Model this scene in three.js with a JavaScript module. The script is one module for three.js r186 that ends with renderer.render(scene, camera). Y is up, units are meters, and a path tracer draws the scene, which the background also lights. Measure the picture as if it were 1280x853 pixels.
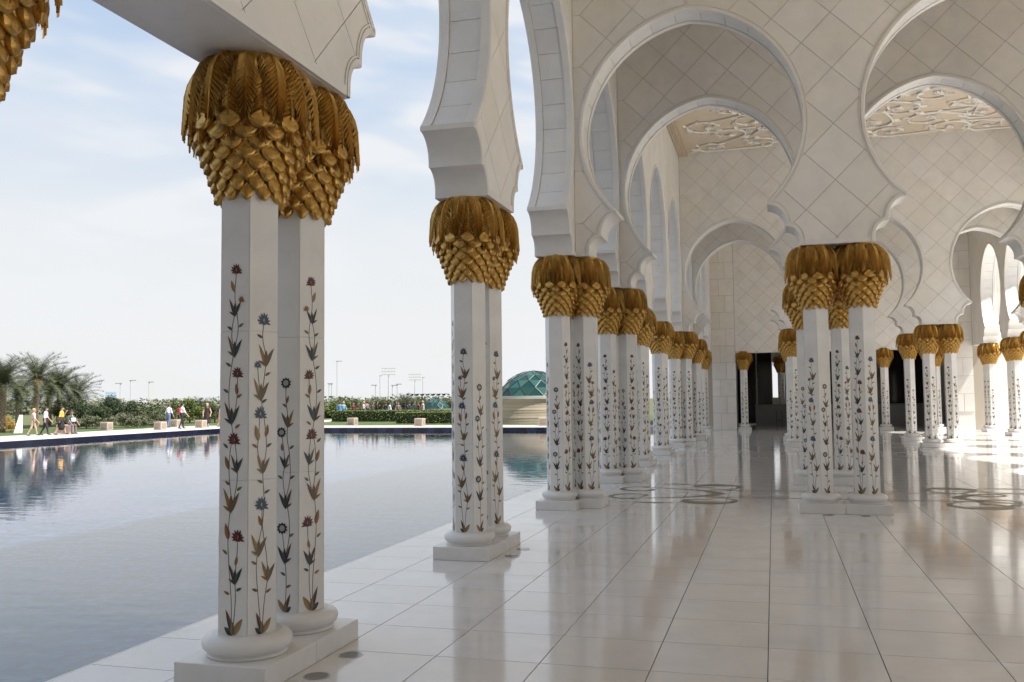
import * as THREE from 'three';
import { mergeGeometries, toCreasedNormals } from 'three/addons/utils/BufferGeometryUtils.js';
import { RoundedBoxGeometry } from 'three/addons/geometries/RoundedBoxGeometry.js';
import { MarchingCubes } from 'three/addons/objects/MarchingCubes.js';

// ---------------------------------------------------------------- camera, sky, sun, exposure
const scene = new THREE.Scene();
const camera = new THREE.PerspectiveCamera(40.29, 1024 / 682, 0.1, 3000);
camera.position.set(0, 2.1, 0);
camera.rotation.set(0.0611, 0.2732, -0.0106, 'YXZ');
const renderer = new THREE.WebGLRenderer({ antialias: true });
renderer.setSize(1024, 682);
renderer.toneMapping = THREE.LinearToneMapping;
renderer.toneMappingExposure = 2.05;
renderer.shadowMap.enabled = true;
const SUN = new THREE.Vector3(5.5, 9.4, -1.5).normalize();
const sun = new THREE.DirectionalLight(new THREE.Color(1.0, 0.96, 0.90), 5.0);
sun.position.copy(SUN).multiplyScalar(120); sun.target.position.set(0, 0, -30);
sun.castShadow = true; sun.shadow.radius = 3; sun.shadow.mapSize.set(2048, 2048);
Object.assign(sun.shadow.camera, { left: -90, right: 90, top: 90, bottom: -90, near: 1, far: 320 });
scene.add(sun, sun.target);

// seeded noise
let seed = 12345;
const rnd = () => { seed |= 0; seed = (seed + 0x6D2B79F5) | 0; let t = Math.imul(seed ^ (seed >>> 15), 1 | seed); t = (t + Math.imul(t ^ (t >>> 7), 61 | t)) ^ t; return ((t ^ (t >>> 14)) >>> 0) / 4294967296; };
const rr = (a, b) => a + (b - a) * rnd();
const hash = (x, y) => { let h = Math.imul(x | 0, 374761393) + Math.imul(y | 0, 668265263); h = Math.imul(h ^ (h >>> 13), 1274126177); return ((h ^ (h >>> 16)) >>> 0) / 4294967296; };
const mod = (a, n) => ((a % n) + n) % n;
function vnoise(x, y, p) { // value noise, tiles every p cells
  const xi = Math.floor(x), yi = Math.floor(y), fx = x - xi, fy = y - yi, u = fx * fx * (3 - 2 * fx), v = fy * fy * (3 - 2 * fy);
  const h = (a, b) => hash(mod(a, p), mod(b, p) + 977 * p);
  return (h(xi, yi) * (1 - u) + h(xi + 1, yi) * u) * (1 - v) + (h(xi, yi + 1) * (1 - u) + h(xi + 1, yi + 1) * u) * v;
}
function fbm(x, y, p, o = 5) { let s = 0, a = 0.5, n = 0; for (let i = 0; i < o; i++) { s += a * vnoise(x, y, p); n += a; x *= 2; y *= 2; p *= 2; a *= 0.5; } return s / n; }
const sstep = (a, b, x) => { const t = Math.min(1, Math.max(0, (x - a) / (b - a))); return t * t * (3 - 2 * t); };
const lerp = (a, b, t) => a + (b - a) * t;

{ // the sky: pale at the horizon, blue above, thin cirrus
  const W = 2048, H = 1024, data = new Float32Array(W * H * 4);
  const stops = [[0, [0.68, 0.685, 0.68]], [4, [0.69, 0.70, 0.705]], [10, [0.645, 0.675, 0.705]], [18, [0.455, 0.55, 0.685]], [28, [0.33, 0.455, 0.66]], [50, [0.28, 0.41, 0.63]], [90, [0.24, 0.37, 0.60]]];
  for (let j = 0; j < H; j++) {
    const el = ((j + 0.5) / H - 0.5) * 180;
    let c = stops[0][1];
    for (let k = 0; k < stops.length - 1; k++) if (el >= stops[k][0]) { const t = Math.min(1, (el - stops[k][0]) / (stops[k + 1][0] - stops[k][0])); c = stops[k][1].map((v, q) => lerp(v, stops[k + 1][1][q], t)); }
    for (let i = 0; i < W; i++) {
      const az = (i + 0.5) / W, o = (j * W + i) * 4;
      let cl = 0;
      if (el > 0) {
        const y = el / 90;
        const wx = az * 24 + (fbm(az * 8, y * 4 + 3, 8, 3) - 0.5) * 2.2, wy = y * 18 + az * 8 + (fbm(az * 16 + 5, y * 8, 16, 3) - 0.5) * 2.4;
        const a = fbm(wx, wy, 24, 5), b = fbm(az * 48 + wx * 0.3, y * 70 + az * 40 + 9, 48, 4);
        cl = sstep(0.29, 0.58, a) * (0.38 + 0.85 * sstep(0.32, 0.66, b));
        cl = Math.min(1, cl) * 0.9;
      }
      const K = 0.62; data[o] = K * lerp(c[0], 0.69, cl); data[o + 1] = K * lerp(c[1], 0.705, cl); data[o + 2] = K * lerp(c[2], 0.73, cl); data[o + 3] = 1;
    }
  }
  const t = new THREE.DataTexture(data, W, H, THREE.RGBAFormat, THREE.FloatType);
  t.mapping = THREE.EquirectangularReflectionMapping; t.magFilter = THREE.LinearFilter; t.needsUpdate = true;
  scene.background = t; scene.environment = t;
}

// ---------------------------------------------------------------- helpers
const taken = {};
function numbered(n) { if (!(n in taken)) { taken[n] = 0; return n; } taken[n]++; return n + '_' + String(taken[n]).padStart(3, '0'); }
function tag(o, label, category, group) { o.userData.label = label; o.userData.category = category; if (group) o.userData.group = group; return o; }
function thing(name, label, category, x = 0, y = 0, z = 0, turn = 0, group) { const o = new THREE.Group(); o.name = numbered(name); o.position.set(x, y, z); o.rotation.y = turn; scene.add(o); if (/wall/.test(name)) o.userData.kind = 'thing'; return tag(o, label, category, group); }
function structure(name) { const o = new THREE.Group(); o.name = numbered(name); o.userData.kind = 'structure'; scene.add(o); return o; }
function mesh(name, geo, mat, parent) { const m = new THREE.Mesh(geo, mat); m.name = name; if (parent) parent.add(m); return m; }
function dup(o, x, y, z, turn, label, group) { const c = o.clone(); c.userData = JSON.parse(JSON.stringify(o.userData)); c.name = numbered(o.name.replace(/_\d+$/, '')); c.position.set(x, y, z); c.rotation.y = turn; if (label) c.userData.label = label; if (group) c.userData.group = group; scene.add(c); return c; }
class MB { // gathers triangles
  constructor() { this.p = []; this.c = []; this.col = null; }
  color(r, g, b) { this.col = [r, g, b]; return this; }
  tri(a, b, c) { this.p.push(a[0], a[1], a[2], b[0], b[1], b[2], c[0], c[1], c[2]); if (this.col) for (let i = 0; i < 3; i++) this.c.push(...this.col); return this; }
  quad(a, b, c, d) { return this.tri(a, b, c).tri(a, c, d); }
  box(x0, x1, y0, y1, z0, z1) {
    const P = (i) => [i & 1 ? x1 : x0, i & 2 ? y1 : y0, i & 4 ? z1 : z0];
    for (const [a, b, c, d] of [[4, 5, 7, 6], [1, 0, 2, 3], [5, 1, 3, 7], [0, 4, 6, 2], [6, 7, 3, 2], [0, 1, 5, 4]]) this.quad(P(a), P(b), P(c), P(d));
    return this;
  }
  tube(pts, rad, n = 6) { // swept circle through points; rad number or function of t
    const R = typeof rad === 'function' ? rad : () => rad, rings = [];
    for (let i = 0; i < pts.length; i++) {
      const a = new THREE.Vector3(...pts[Math.max(0, i - 1)]), b = new THREE.Vector3(...pts[Math.min(pts.length - 1, i + 1)]), t = b.sub(a).normalize();
      const u = Math.abs(t.y) < 0.9 ? new THREE.Vector3(0, 1, 0) : new THREE.Vector3(1, 0, 0), s = new THREE.Vector3().crossVectors(t, u).normalize(), v = new THREE.Vector3().crossVectors(s, t), r = R(i / (pts.length - 1));
      rings.push(Array.from({ length: n }, (_, k) => { const f = k / n * Math.PI * 2; return [pts[i][0] + (s.x * Math.cos(f) + v.x * Math.sin(f)) * r, pts[i][1] + (s.y * Math.cos(f) + v.y * Math.sin(f)) * r, pts[i][2] + (s.z * Math.cos(f) + v.z * Math.sin(f)) * r]; }));
    }
    for (let i = 0; i < rings.length - 1; i++) for (let k = 0; k < n; k++) { const q = (k + 1) % n; this.quad(rings[i][k], rings[i][q], rings[i + 1][q], rings[i + 1][k]); }
    for (let k = 1; k < n - 1; k++) { this.tri(rings[0][0], rings[0][k + 1], rings[0][k]); const e = rings[rings.length - 1]; this.tri(e[0], e[k], e[k + 1]); }
    return this;
  }
  geo(crease) {
    let g = new THREE.BufferGeometry();
    g.setAttribute('position', new THREE.Float32BufferAttribute(this.p, 3));
    if (this.c.length) g.setAttribute('color', new THREE.Float32BufferAttribute(this.c, 3));
    g.computeVertexNormals();
    if (crease) g = toCreasedNormals(g, crease);
    return boxUV(g);
  }
}
function boxUV(g, s = 1) { // texture coordinates in metres, by the direction each face points
  const p = g.attributes.position, n = g.attributes.normal, uv = new Float32Array(p.count * 2);
  for (let i = 0; i < p.count; i++) {
    const x = Math.abs(n.getX(i)), y = Math.abs(n.getY(i)), z = Math.abs(n.getZ(i));
    let a, b; if (y >= x && y >= z) { a = p.getX(i); b = p.getZ(i); } else if (x >= z) { a = p.getZ(i); b = p.getY(i); } else { a = p.getX(i); b = p.getY(i); }
    uv[2 * i] = a * s; uv[2 * i + 1] = b * s;
  }
  g.setAttribute('uv', new THREE.BufferAttribute(uv, 2)); return g;
}
const plain = (g) => { const q = g.index ? g.toNonIndexed() : g.clone(); for (const k of Object.keys(q.attributes)) if (!['position', 'normal', 'uv'].includes(k)) q.deleteAttribute(k); return q; };
const xf = (g, x = 0, y = 0, z = 0, ry = 0, rx = 0, rz = 0, s = 1) => g.clone().applyMatrix4(new THREE.Matrix4().compose(new THREE.Vector3(x, y, z), new THREE.Quaternion().setFromEuler(new THREE.Euler(rx, ry, rz, 'YXZ')), new THREE.Vector3(s, s, s)));

// ---------------------------------------------------------------- materials
function tex(size, fn, metres, srgb = true) { // fn(u, v) -> [r, g, b] 0..1
  const d = new Uint8Array(size * size * 4);
  for (let j = 0; j < size; j++) for (let i = 0; i < size; i++) { const c = fn(i / size, j / size), o = (j * size + i) * 4; for (let k = 0; k < 3; k++) d[o + k] = Math.max(0, Math.min(255, c[k] * 255)); d[o + 3] = 255; }
  const t = new THREE.DataTexture(d, size, size); t.wrapS = t.wrapT = THREE.RepeatWrapping; t.magFilter = THREE.LinearFilter; t.minFilter = THREE.LinearMipmapLinearFilter; t.generateMipmaps = true;
  if (srgb) t.colorSpace = THREE.SRGBColorSpace; t.repeat.set(1 / metres, 1 / metres); t.needsUpdate = true; return t;
}
const marbleTex = tex(1024, (u, v) => {
  const w = fbm(u * 6, v * 6, 6, 5), a = Math.abs(fbm(u * 4 + w * 1.2, v * 4 + 3 + w * 1.2, 4, 5) - 0.5), vein = Math.exp(-a * 50);
  const m = 0.945 + 0.03 * (fbm(u * 10, v * 10, 10, 5) - 0.5) * 2 - 0.016 * vein + 0.02 * (hash(u * 1024, v * 1024) - 0.5), warm = (fbm(u * 5 + 8, v * 5, 5, 4) - 0.5) * 0.035;
  return [m + warm * 0.4, m, m - warm];
}, 3.1);
const dirtRough = tex(512, (u, v) => { const m = 0.55 + 0.5 * fbm(u * 8, v * 8, 8, 6); return [m, m, m]; }, 4.3, false);
const stone = (r, g, b, rough = 0.5, o = {}) => { const m = new THREE.MeshStandardMaterial({ map: marbleTex, roughness: rough, ...o }); m.color.setRGB(r, g, b); return m; };
const flat = (r, g, b, rough = 0.6, o = {}) => { const m = new THREE.MeshStandardMaterial({ roughness: rough, ...o }); m.color.setRGB(r, g, b); return m; };
const M = {
  wallCore: flat(0.42, 0.37, 0.30, 0.9),
  wallTile: [stone(0.89, 0.85, 0.79, 0.45), stone(0.86, 0.825, 0.765, 0.45), stone(0.90, 0.865, 0.815, 0.42), stone(0.875, 0.835, 0.775, 0.48)],
  trim: stone(0.86, 0.825, 0.77, 0.42),
  block: [stone(0.85, 0.83, 0.79, 0.45), stone(0.82, 0.80, 0.765, 0.45)],
  shaft: stone(0.87, 0.845, 0.80, 0.28),
  base: stone(0.86, 0.835, 0.79, 0.3),
  floorTile: [0, 1, 2, 3].map((k) => stone([0.86, 0.84, 0.87, 0.85][k], [0.83, 0.81, 0.845, 0.82][k], [0.80, 0.78, 0.82, 0.785][k], [0.10, 0.115, 0.095, 0.12][k], { roughnessMap: dirtRough })),
  grout: flat(0.075, 0.055, 0.04, 0.8),
  inlay: flat(0.14, 0.12, 0.065, 0.38),
  gold: flat(0.77, 0.49, 0.145, 0.37, { metalness: 0.88 }), gold2: flat(0.77, 0.50, 0.16, 0.28, { metalness: 0.92 }),
  inlayStone: flat(1, 1, 1, 0.3, { vertexColors: true }),
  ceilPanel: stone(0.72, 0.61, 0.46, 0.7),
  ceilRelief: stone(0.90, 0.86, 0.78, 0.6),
};
const goldTex = tex(512, (u, v) => { const a = fbm(u * 9, v * 9, 9, 5), b = fbm(u * 24 + 3, v * 24, 24, 4); const m = 0.82 + 0.30 * (a - 0.5) + 0.04 * (b - 0.5); return [m, m * (0.98 - 0.1 * (0.6 - a)), m * (0.95 - 0.25 * (0.6 - a))]; }, 0.9);
M.gold.map = goldTex; M.gold2.map = goldTex;

// ---------------------------------------------------------------- plan of the arcade (metres)
const XA = -3.96, XB = 1.17, XC = 6.30, XD = 11.40, DZ = 5.46, Z = (i) => -(6.87 + DZ * (i - 1));
const YB = 0.34, YT = 3.683, YCAP = 4.80, YCEIL = 12.34, THK = 0.72, HP = 0.392;
const FLOOR_Z0 = 13, FLOOR_Z1 = -70, POOL_X = -5.33, TW = 0.872, TX0 = -0.098;

// ---------------------------------------------------------------- floor
const floor = structure('floor');
mesh('grout', new MB().box(POOL_X + 0.004, 30, -0.4, -0.010, FLOOR_Z1, FLOOR_Z0).geo(), M.grout, floor);
{
  const tz0 = -7.28 + TW * 12, gx = 0.0036, gz = 0.0042, list = [];
  for (let i = -6; i < 34; i++) for (let j = 0; j < 84; j++) {
    const x = TX0 + i * TW, z = tz0 - j * TW; if (z - TW < FLOOR_Z1) continue;
    const dx = x + TW / 2, dz = -(z - TW / 2), b = Math.atan2(dx, dz) + 0.2732;
    list.push({ x, z, k: (i * 7 + j * 13 + ((i * j) % 5)) & 3, d: dz > 4 && Math.abs(b) < 0.55 ? Math.hypot(dx, dz) : 1e3 + dz, i, j });
  }
  list.sort((a, b) => a.d - b.d);
  const rest = [new MB(), new MB(), new MB(), new MB()];
  const shape = new RoundedBoxGeometry(TW - 2 * gx, 0.03, TW - 2 * gz, 1, 0.002);
  const variants = [0, 1, 2, 3, 4, 5].map(() => { const g = shape.clone(), uv = boxUV(g).attributes.uv, ox = rr(0, 3), oz = rr(0, 3), turn = rnd() < 0.5; for (let i = 0; i < uv.count; i++) { const a = uv.getX(i), b = uv.getY(i); uv.setXY(i, (turn ? b : a) + ox, (turn ? a : b) + oz); } return g; });
  list.forEach((t, n) => {
    if (n < 300) { const m = mesh('floor_tile', variants[Math.floor(rnd() * 6)], M.floorTile[t.k], floor); m.position.set(t.x + TW / 2, -0.015, t.z - TW / 2); }
    else rest[t.k].box(t.x + gx, t.x + TW - gx, -0.03, 0, t.z - TW + gz, t.z - gz);
  });
  rest.forEach((r, k) => { const m = mesh('floor_tiles', r.geo(), M.floorTile[k], floor); m.userData.kind = 'stuff'; });
}
{ // scroll bands inlaid in the floor between the first two cross walls
  const ribbon = (pts, wf, y = 0.0025) => {
    const b = new MB(), c = new THREE.CatmullRomCurve3(pts.map(([x, z]) => new THREE.Vector3(x, 0, z))), N = pts.length * 8; let L = null;
    for (let i = 0; i <= N; i++) { const t = i / N, p = c.getPoint(t), d = c.getTangent(t), w = wf(t); const a = [p.x - d.z * w, y, p.z + d.x * w], e = [p.x + d.z * w, y, p.z - d.x * w]; if (L) b.quad(L[0], L[1], e, a); L = [a, e]; }
    return b.geo();
  };
  const spiral = (cx, cz, r0, r1, a0, a1, sx = 1) => Array.from({ length: 15 }, (_, i) => { const t = i / 14, a = lerp(a0, a1, t), r = lerp(r0, r1, t); return [cx + Math.cos(a) * r * sx, cz + Math.sin(a) * r]; });
  const fat = (t) => 0.036 + 0.10 * Math.sin(Math.PI * Math.min(1, t * 1.0)) ** 3, thin = (t) => 0.034 + 0.025 * Math.sin(Math.PI * t), band = () => 0.042;
  const P = Math.PI, parts = [];
  const cell = (ox, s) => {
    const f = (pts) => pts.map(([x, z]) => [ox + s * x, z]);
    parts.push([f(spiral(0.65, -19.15, 0.72, 0.20, -P * 0.5, P * 1.6)), fat], [f(spiral(0.65, -22.1, 0.72, 0.20, P * 0.5, -P * 1.6)), fat]);
    parts.push([f([[-0.9, -19.35], [-0.1, -19.62], [0.55, -20.0], [0.86, -20.55], [0.55, -21.1], [-0.1, -21.48], [-0.9, -21.75]]), fat]);
    parts.push([f(spiral(-0.85, -19.85, 0.62, 0.18, P * 0.45, P * 2.2)), thin], [f(spiral(-0.85, -21.25, 0.62, 0.18, -P * 0.45, -P * 2.2)), thin]);
    parts.push([f([[-0.8, -18.72], [-0.35, -18.62], [0.1, -18.75]]), (t) => 0.07 * Math.sin(P * t) + 0.004], [f([[-0.6, -22.5], [-0.2, -22.62], [0.25, -22.45]]), (t) => 0.07 * Math.sin(P * t) + 0.004]);
    parts.push([f([[0.65, -19.86], [1.4, -19.92], [2.4, -19.86], [3.6, -19.9]]), band], [f([[0.65, -21.38], [1.4, -21.3], [2.4, -21.36], [3.6, -21.32]]), band]);
    parts.push([f([[0.4, -19.05], [0.7, -18.95], [1.0, -19.05]]), (t) => 0.06 * Math.sin(P * t) + 0.003], [f([[0.4, -22.2], [0.7, -22.3], [1.0, -22.2]]), (t) => 0.06 * Math.sin(P * t) + 0.003]);
  };
  cell(-2.05, 1); cell(4.39, -1); cell(3.1 + 2.0, 1);
  for (const [pts, w] of parts) mesh('scroll_inlay', ribbon(pts, w), M.inlay, floor);
}

// ---------------------------------------------------------------- arch walls
const BW = 0.64; // half width of the block that rests on a pair of capitals
function outline(a, b, neck) { // opening between piers at a and b: points bottom left, over the top, bottom right
  const h = (b - a) / 2, half = [], q = (list, n, f) => { for (let i = 0; i <= n; i++) list.push(f(i / n)); };
  const seg = {}; let k0;
  half.push([BW, 0], [BW, 0.10]);
  k0 = half.length - 1; q(half, 7, (t) => [0.88 - (0.88 - BW) * Math.cos(t * Math.PI / 2), 0.10 + 0.26 * Math.sin(t * Math.PI / 2)]); half.splice(k0 + 1, 1);
  seg.s1 = [k0, half.length - 1];
  half.push([0.88, 0.43]);
  k0 = half.length - 1; q(half, 9, (t) => [1.19 - (1.19 - 0.88) * Math.cos(t * Math.PI / 2), 0.43 + 0.34 * Math.sin(t * Math.PI / 2)]); half.splice(k0 + 1, 1);
  seg.s2 = [k0, half.length - 1];
  half.push([1.19, 0.84]);
  const r = h - neck, bb = h - 1.19, hc = 0.84 + Math.sqrt(r * r - bb * bb), e = 0.115 * r, a0 = -Math.asin((hc - 0.84) / r);
  k0 = half.length - 1;
  q(half, 16, (t) => { const f = lerp(a0, 0, t); return [h - r * Math.cos(f), hc + r * Math.sin(f)]; }); half.splice(k0 + 1, 1);
  const R = r + e, at = Math.acos(e / R);
  q(half, 22, (t) => { const f = at * t; return [h + e - R * Math.cos(f), hc + R * Math.sin(f)]; }); half.splice(half.length - 23, 1);
  half[half.length - 1][0] = h; const top = half.length - 1; seg.main = k0;
  const pts = half.map(([u, y]) => [a + u, y]); for (let i = top - 1; i >= 0; i--) pts.push([b - half[i][0], half[i][1]]);
  return { pts, seg, top, n: pts.length };
}
function offset(pts, d) { // moved d into the stone, which lies to the left of the path
  return pts.map((p, i) => {
    const A = pts[Math.max(0, i - 1)], C = pts[Math.min(pts.length - 1, i + 1)], nn = (a, b) => { const l = Math.hypot(b[0] - a[0], b[1] - a[1]) || 1; return [-(b[1] - a[1]) / l, (b[0] - a[0]) / l]; };
    const n1 = i ? nn(A, p) : nn(p, C), n2 = i < pts.length - 1 ? nn(p, C) : n1, k = Math.max(0.3, 1 + n1[0] * n2[0] + n1[1] * n2[1]);
    return [p[0] + (n1[0] + n2[0]) / k * d, p[1] + (n1[1] + n2[1]) / k * d];
  });
}
function cut(poly, a, b, gap) { // the part of a simple polygon left of the line a-b moved in by gap; may fall into several pieces
  const l = Math.hypot(b[0] - a[0], b[1] - a[1]), dx = (b[0] - a[0]) / l, dy = (b[1] - a[1]) / l, n = poly.length;
  const f = poly.map((p) => { const v = -(p[0] - a[0]) * dy + (p[1] - a[1]) * dx - gap; return Math.abs(v) < 1e-7 ? 1e-7 : v; });
  if (f.every((v) => v > 0)) return [poly]; if (f.every((v) => v < 0)) return [];
  const chains = []; let start = 0; while (!(f[start] < 0 && f[(start + 1) % n] > 0)) start++;
  const hit = (i) => { const p = poly[i], q = poly[(i + 1) % n], t = f[i] / (f[i] - f[(i + 1) % n]); return [p[0] + (q[0] - p[0]) * t, p[1] + (q[1] - p[1]) * t]; };
  let cur = null; for (let k = 0; k < n; k++) { const i = (start + k) % n, e = (i + 1) % n; if (f[i] < 0 && f[e] > 0) { cur = [hit(i), poly[e]]; } else if (f[i] > 0 && f[e] < 0) { cur.push(hit(i)); chains.push(cur); cur = null; } else if (f[i] > 0 && cur) cur.push(poly[e]); }
  const ends = []; chains.forEach((c, i) => { const s = (p) => p[0] * dx + p[1] * dy; ends.push({ s: s(c[0]), c: i, first: true }, { s: s(c[c.length - 1]), c: i, first: false }); }); ends.sort((p, q) => p.s - q.s);
  const mate = new Map(); for (let i = 0; i + 1 < ends.length; i += 2) { mate.set(ends[i], ends[i + 1]); mate.set(ends[i + 1], ends[i]); }
  const out = [], used = new Set();
  for (let i = 0; i < chains.length; i++) { if (used.has(i)) continue; const loop = []; let c = i; while (!used.has(c)) { used.add(c); loop.push(...chains[c]); const m = mate.get(ends.find((e) => e.c === c && !e.first)); if (!m.first) break; c = m.c; } out.push(loop); }
  return out;
}
function clip(subject, tile, gap) { // pieces of a concave face that fall within a convex counter-clockwise tile
  let set = [subject]; tile.forEach((a, i) => { set = set.flatMap((p) => cut(p, a, tile[(i + 1) % tile.length], gap)); });
  return set.map((p) => p.filter((q, i) => { const r = p[(i + 1) % p.length]; return Math.hypot(q[0] - r[0], q[1] - r[1]) > 1e-5; })).filter((p) => p.length > 2 && area(p) > 0.004);
}
const area = (p) => { let s = 0; for (let i = 0; i < p.length; i++) { const a = p[i], b = p[(i + 1) % p.length]; s += a[0] * b[1] - a[1] * b[0]; } return s / 2; };
function slab(poly, w0, w1) { // flat piece with thickness from w0 (back) to w1 (front)
  const c = poly.map(([x, y]) => new THREE.Vector2(x, y)), faces = THREE.ShapeUtils.triangulateShape(c, []), b = new MB();
  for (const [i, j, k] of faces) b.tri([...poly[i], w1], [...poly[j], w1], [...poly[k], w1]);
  for (let i = 0; i < poly.length; i++) { const p = poly[i], q = poly[(i + 1) % poly.length]; b.quad([...p, w0], [...q, w0], [...q, w1], [...p, w1]); }
  return b.geo();
}
function diamondTiles(u0, u1, axis, d, h0, h1, capL, capR) { // square slabs set on their corners; five-sided ones along the ends
  const out = [], base = 0.12;
  const kL = Math.ceil((u0 + 0.06 - axis) / (d / 2)), kR = Math.floor((u1 - 0.06 - axis) / (d / 2)), uL = axis + kL * d / 2, uR = axis + kR * d / 2;
  for (let k = kL - (capL ? 0 : 2); k <= kR + (capR ? 0 : 2); k++) for (let j = -2; j < 20; j++) {
    const cu = axis + k * d / 2, ch = base + (j + (((k % 2) + 2) % 2 ? 0 : 0.5)) * d, H = d / 2; if (ch - H > h1 || ch + H < h0) continue;
    if (capL && k === kL) { out.push([[u0, ch - H], [cu, ch - H], [cu + H, ch], [cu, ch + H], [u0, ch + H]]); continue; }
    if (capR && k === kR) { out.push([[cu, ch - H], [u1, ch - H], [u1, ch + H], [cu, ch + H], [cu - H, ch]]); continue; }
    out.push([[cu, ch - H], [cu + H, ch], [cu, ch + H], [cu - H, ch]]);
  }
  return out.filter((t) => capL ? true : true);
}
function archWall(o, spec) { // o: group whose axes are u (along), y (up from the capitals), w (towards the tiled face)
  const { u0, u1, openings, neck, d, axis, top, tiles, capL, capR, gap = 0.0045, blocks = true, tileTop = top } = spec, T = THK / 2;
  const outs = openings.map(([a, b]) => outline(a, b, neck)), polyAt = (k) => { const p = [[u0, 0]]; for (const q of outs) p.push(...offset(q.pts, k)); p.push([u1, 0], [u1, top], [u0, top]); return p; };
  const body = polyAt(0.05);
  { // core, set back by the depth of the facing
    const g = slab(body, -T, T - 0.014), back = new MB(); const c = body.map(([x, y]) => new THREE.Vector2(x, y));
    for (const [i, j, k] of THREE.ShapeUtils.triangulateShape(c, [])) back.tri([...body[k], -T], [...body[j], -T], [...body[i], -T]);
    mesh('core', mergeGeometries([plain(g), plain(back.geo())]), spec.coreMat || M.wallCore, o);
  }
  if (tiles) {
    let faces = [polyAt(0.06)]; if (spec.tileFrom !== undefined) faces = faces.flatMap((f) => cut(f, [spec.tileFrom, 1], [spec.tileFrom, 0], 0)).flatMap((f) => cut(f, [spec.tileTo, 0], [spec.tileTo, 1], 0));
    const list = tiles === true ? diamondTiles(u0, u1, axis, d, 0, tileTop, capL, capR) : tiles;
    for (const t of list) for (const face of faces) { for (const p of clip(face, t, gap)) mesh('face_tile', slab(p, T - 0.014, T), M.wallTile[Math.floor(rnd() * 4)], o); }
  }
  for (const q of outs) {
    const sec = (s) => [[0, s * (T - 0.13)], [0, s * (T + 0.004)], [0.014, s * (T + 0.02)], [0.068, s * (T + 0.02)], [0.070, s * (T + 0.001)], [0.079, s * (T + 0.001)], [0.081, s * (T + 0.016)], [0.10, s * (T + 0.014)], [0.10, s * (T - 0.02)], [0.06, s * (T - 0.13)]];
    for (const s of [1, -1]) {
      const S = sec(s), rows = S.map(([n]) => offset(q.pts, n)), b = new MB();
      for (let i = 0; i < q.n - 1; i++) for (let k = 0; k < S.length; k++) { const m = (k + 1) % S.length; b.quad([...rows[k][i], S[k][1]], [...rows[k][i + 1], S[k][1]], [...rows[m][i + 1], S[m][1]], [...rows[m][i], S[m][1]]); }
      mesh('arch_moulding', b.geo(0.6), M.trim, o);
    }
    const piece = (i0, i1, n0, W, mat) => { // a strip of the underside of the arch between two points of its path
      const A = offset(q.pts, n0), B = offset(q.pts, 0.07), b = new MB();
      for (let i = i0; i < i1; i++) { b.quad([...A[i], -W], [...A[i], W], [...A[i + 1], W], [...A[i + 1], -W]); b.quad([...A[i], W], [...B[i], W], [...B[i + 1], W], [...A[i + 1], W]); b.quad([...A[i], -W], [...A[i + 1], -W], [...B[i + 1], -W], [...B[i], -W]); }
      for (const i of [i0, i1]) b.quad([...A[i], -W], [...B[i], -W], [...B[i], W], [...A[i], W]);
      return mesh('arch_block', b.geo(0.5), mat, o);
    };
    const { s1, s2, main } = q.seg, N = q.n - 1, W = T - 0.129;
    for (const [a, b] of [[0, s1[0]], s1, [s1[1], s2[0]], s2, [s2[1], main], [N - s1[0], N], [N - s1[1], N - s1[0]], [N - s2[0], N - s1[1]], [N - s2[1], N - s2[0]], [N - main, N - s2[1]]]) if (b > a) piece(a, b, 0.001, W, M.trim);
    if (blocks) { // voussoirs of the big curve, set back between the mouldings, a dark joint between each two
      const A = offset(q.pts, 0.022), B = offset(q.pts, 0.07), L = [0]; for (let i = main; i < N - main; i++) L.push(L[L.length - 1] + Math.hypot(q.pts[i + 1][0] - q.pts[i][0], q.pts[i + 1][1] - q.pts[i][1]));
      const len = L[L.length - 1], cnt = Math.round(len / 0.47), at = (P, s) => { let i = 0; while (i < L.length - 2 && L[i + 1] < s) i++; const t = (s - L[i]) / (L[i + 1] - L[i]); return [lerp(P[main + i][0], P[main + i + 1][0], t), lerp(P[main + i][1], P[main + i + 1][1], t)]; };
      for (let k = 0; k < cnt; k++) {
        const a = len * k / cnt + 0.004, e = len * (k + 1) / cnt - 0.004, b = new MB(), n = 3, w = W - 0.006;
        for (let i = 0; i < n; i++) { const p = at(A, lerp(a, e, i / n)), r = at(A, lerp(a, e, (i + 1) / n)); b.quad([...p, -w], [...p, w], [...r, w], [...r, -w]); }
        for (const s of [a, e]) b.quad([...at(A, s), -w], [...at(B, s), -w], [...at(B, s), w], [...at(A, s), w]);
        mesh('voussoir', b.geo(0.5), M.block[Math.floor(rnd() * 2)], o);
      }
    }
  }
  // narrow border above the capitals on each pier, both faces
  const edges = [u0, ...openings.flatMap(([a, b]) => [a + BW, b - BW]), u1];
  for (let i = 0; i < edges.length; i += 2) { const a = edges[i] + (i ? 0.10 : 0), b = edges[i + 1] - (i < edges.length - 2 ? 0.10 : 0); if (b - a > 0.1) for (const s of [1, -1]) mesh('block_border', new MB().box(a, b, -0.004, 0.085, s > 0 ? T - 0.02 : -T - 0.018, s > 0 ? T + 0.018 : -T + 0.02).geo(), M.trim, o); }
  // underside of the pier blocks
  for (let i = 0; i < edges.length; i += 2) mesh('block_soffit', new MB().box(edges[i] + 0.004, edges[i + 1] - 0.004, -0.006, 0.05, -T + 0.021, T - 0.021).geo(), M.trim, o);
}
const TOP = YCEIL - YCAP;
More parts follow.
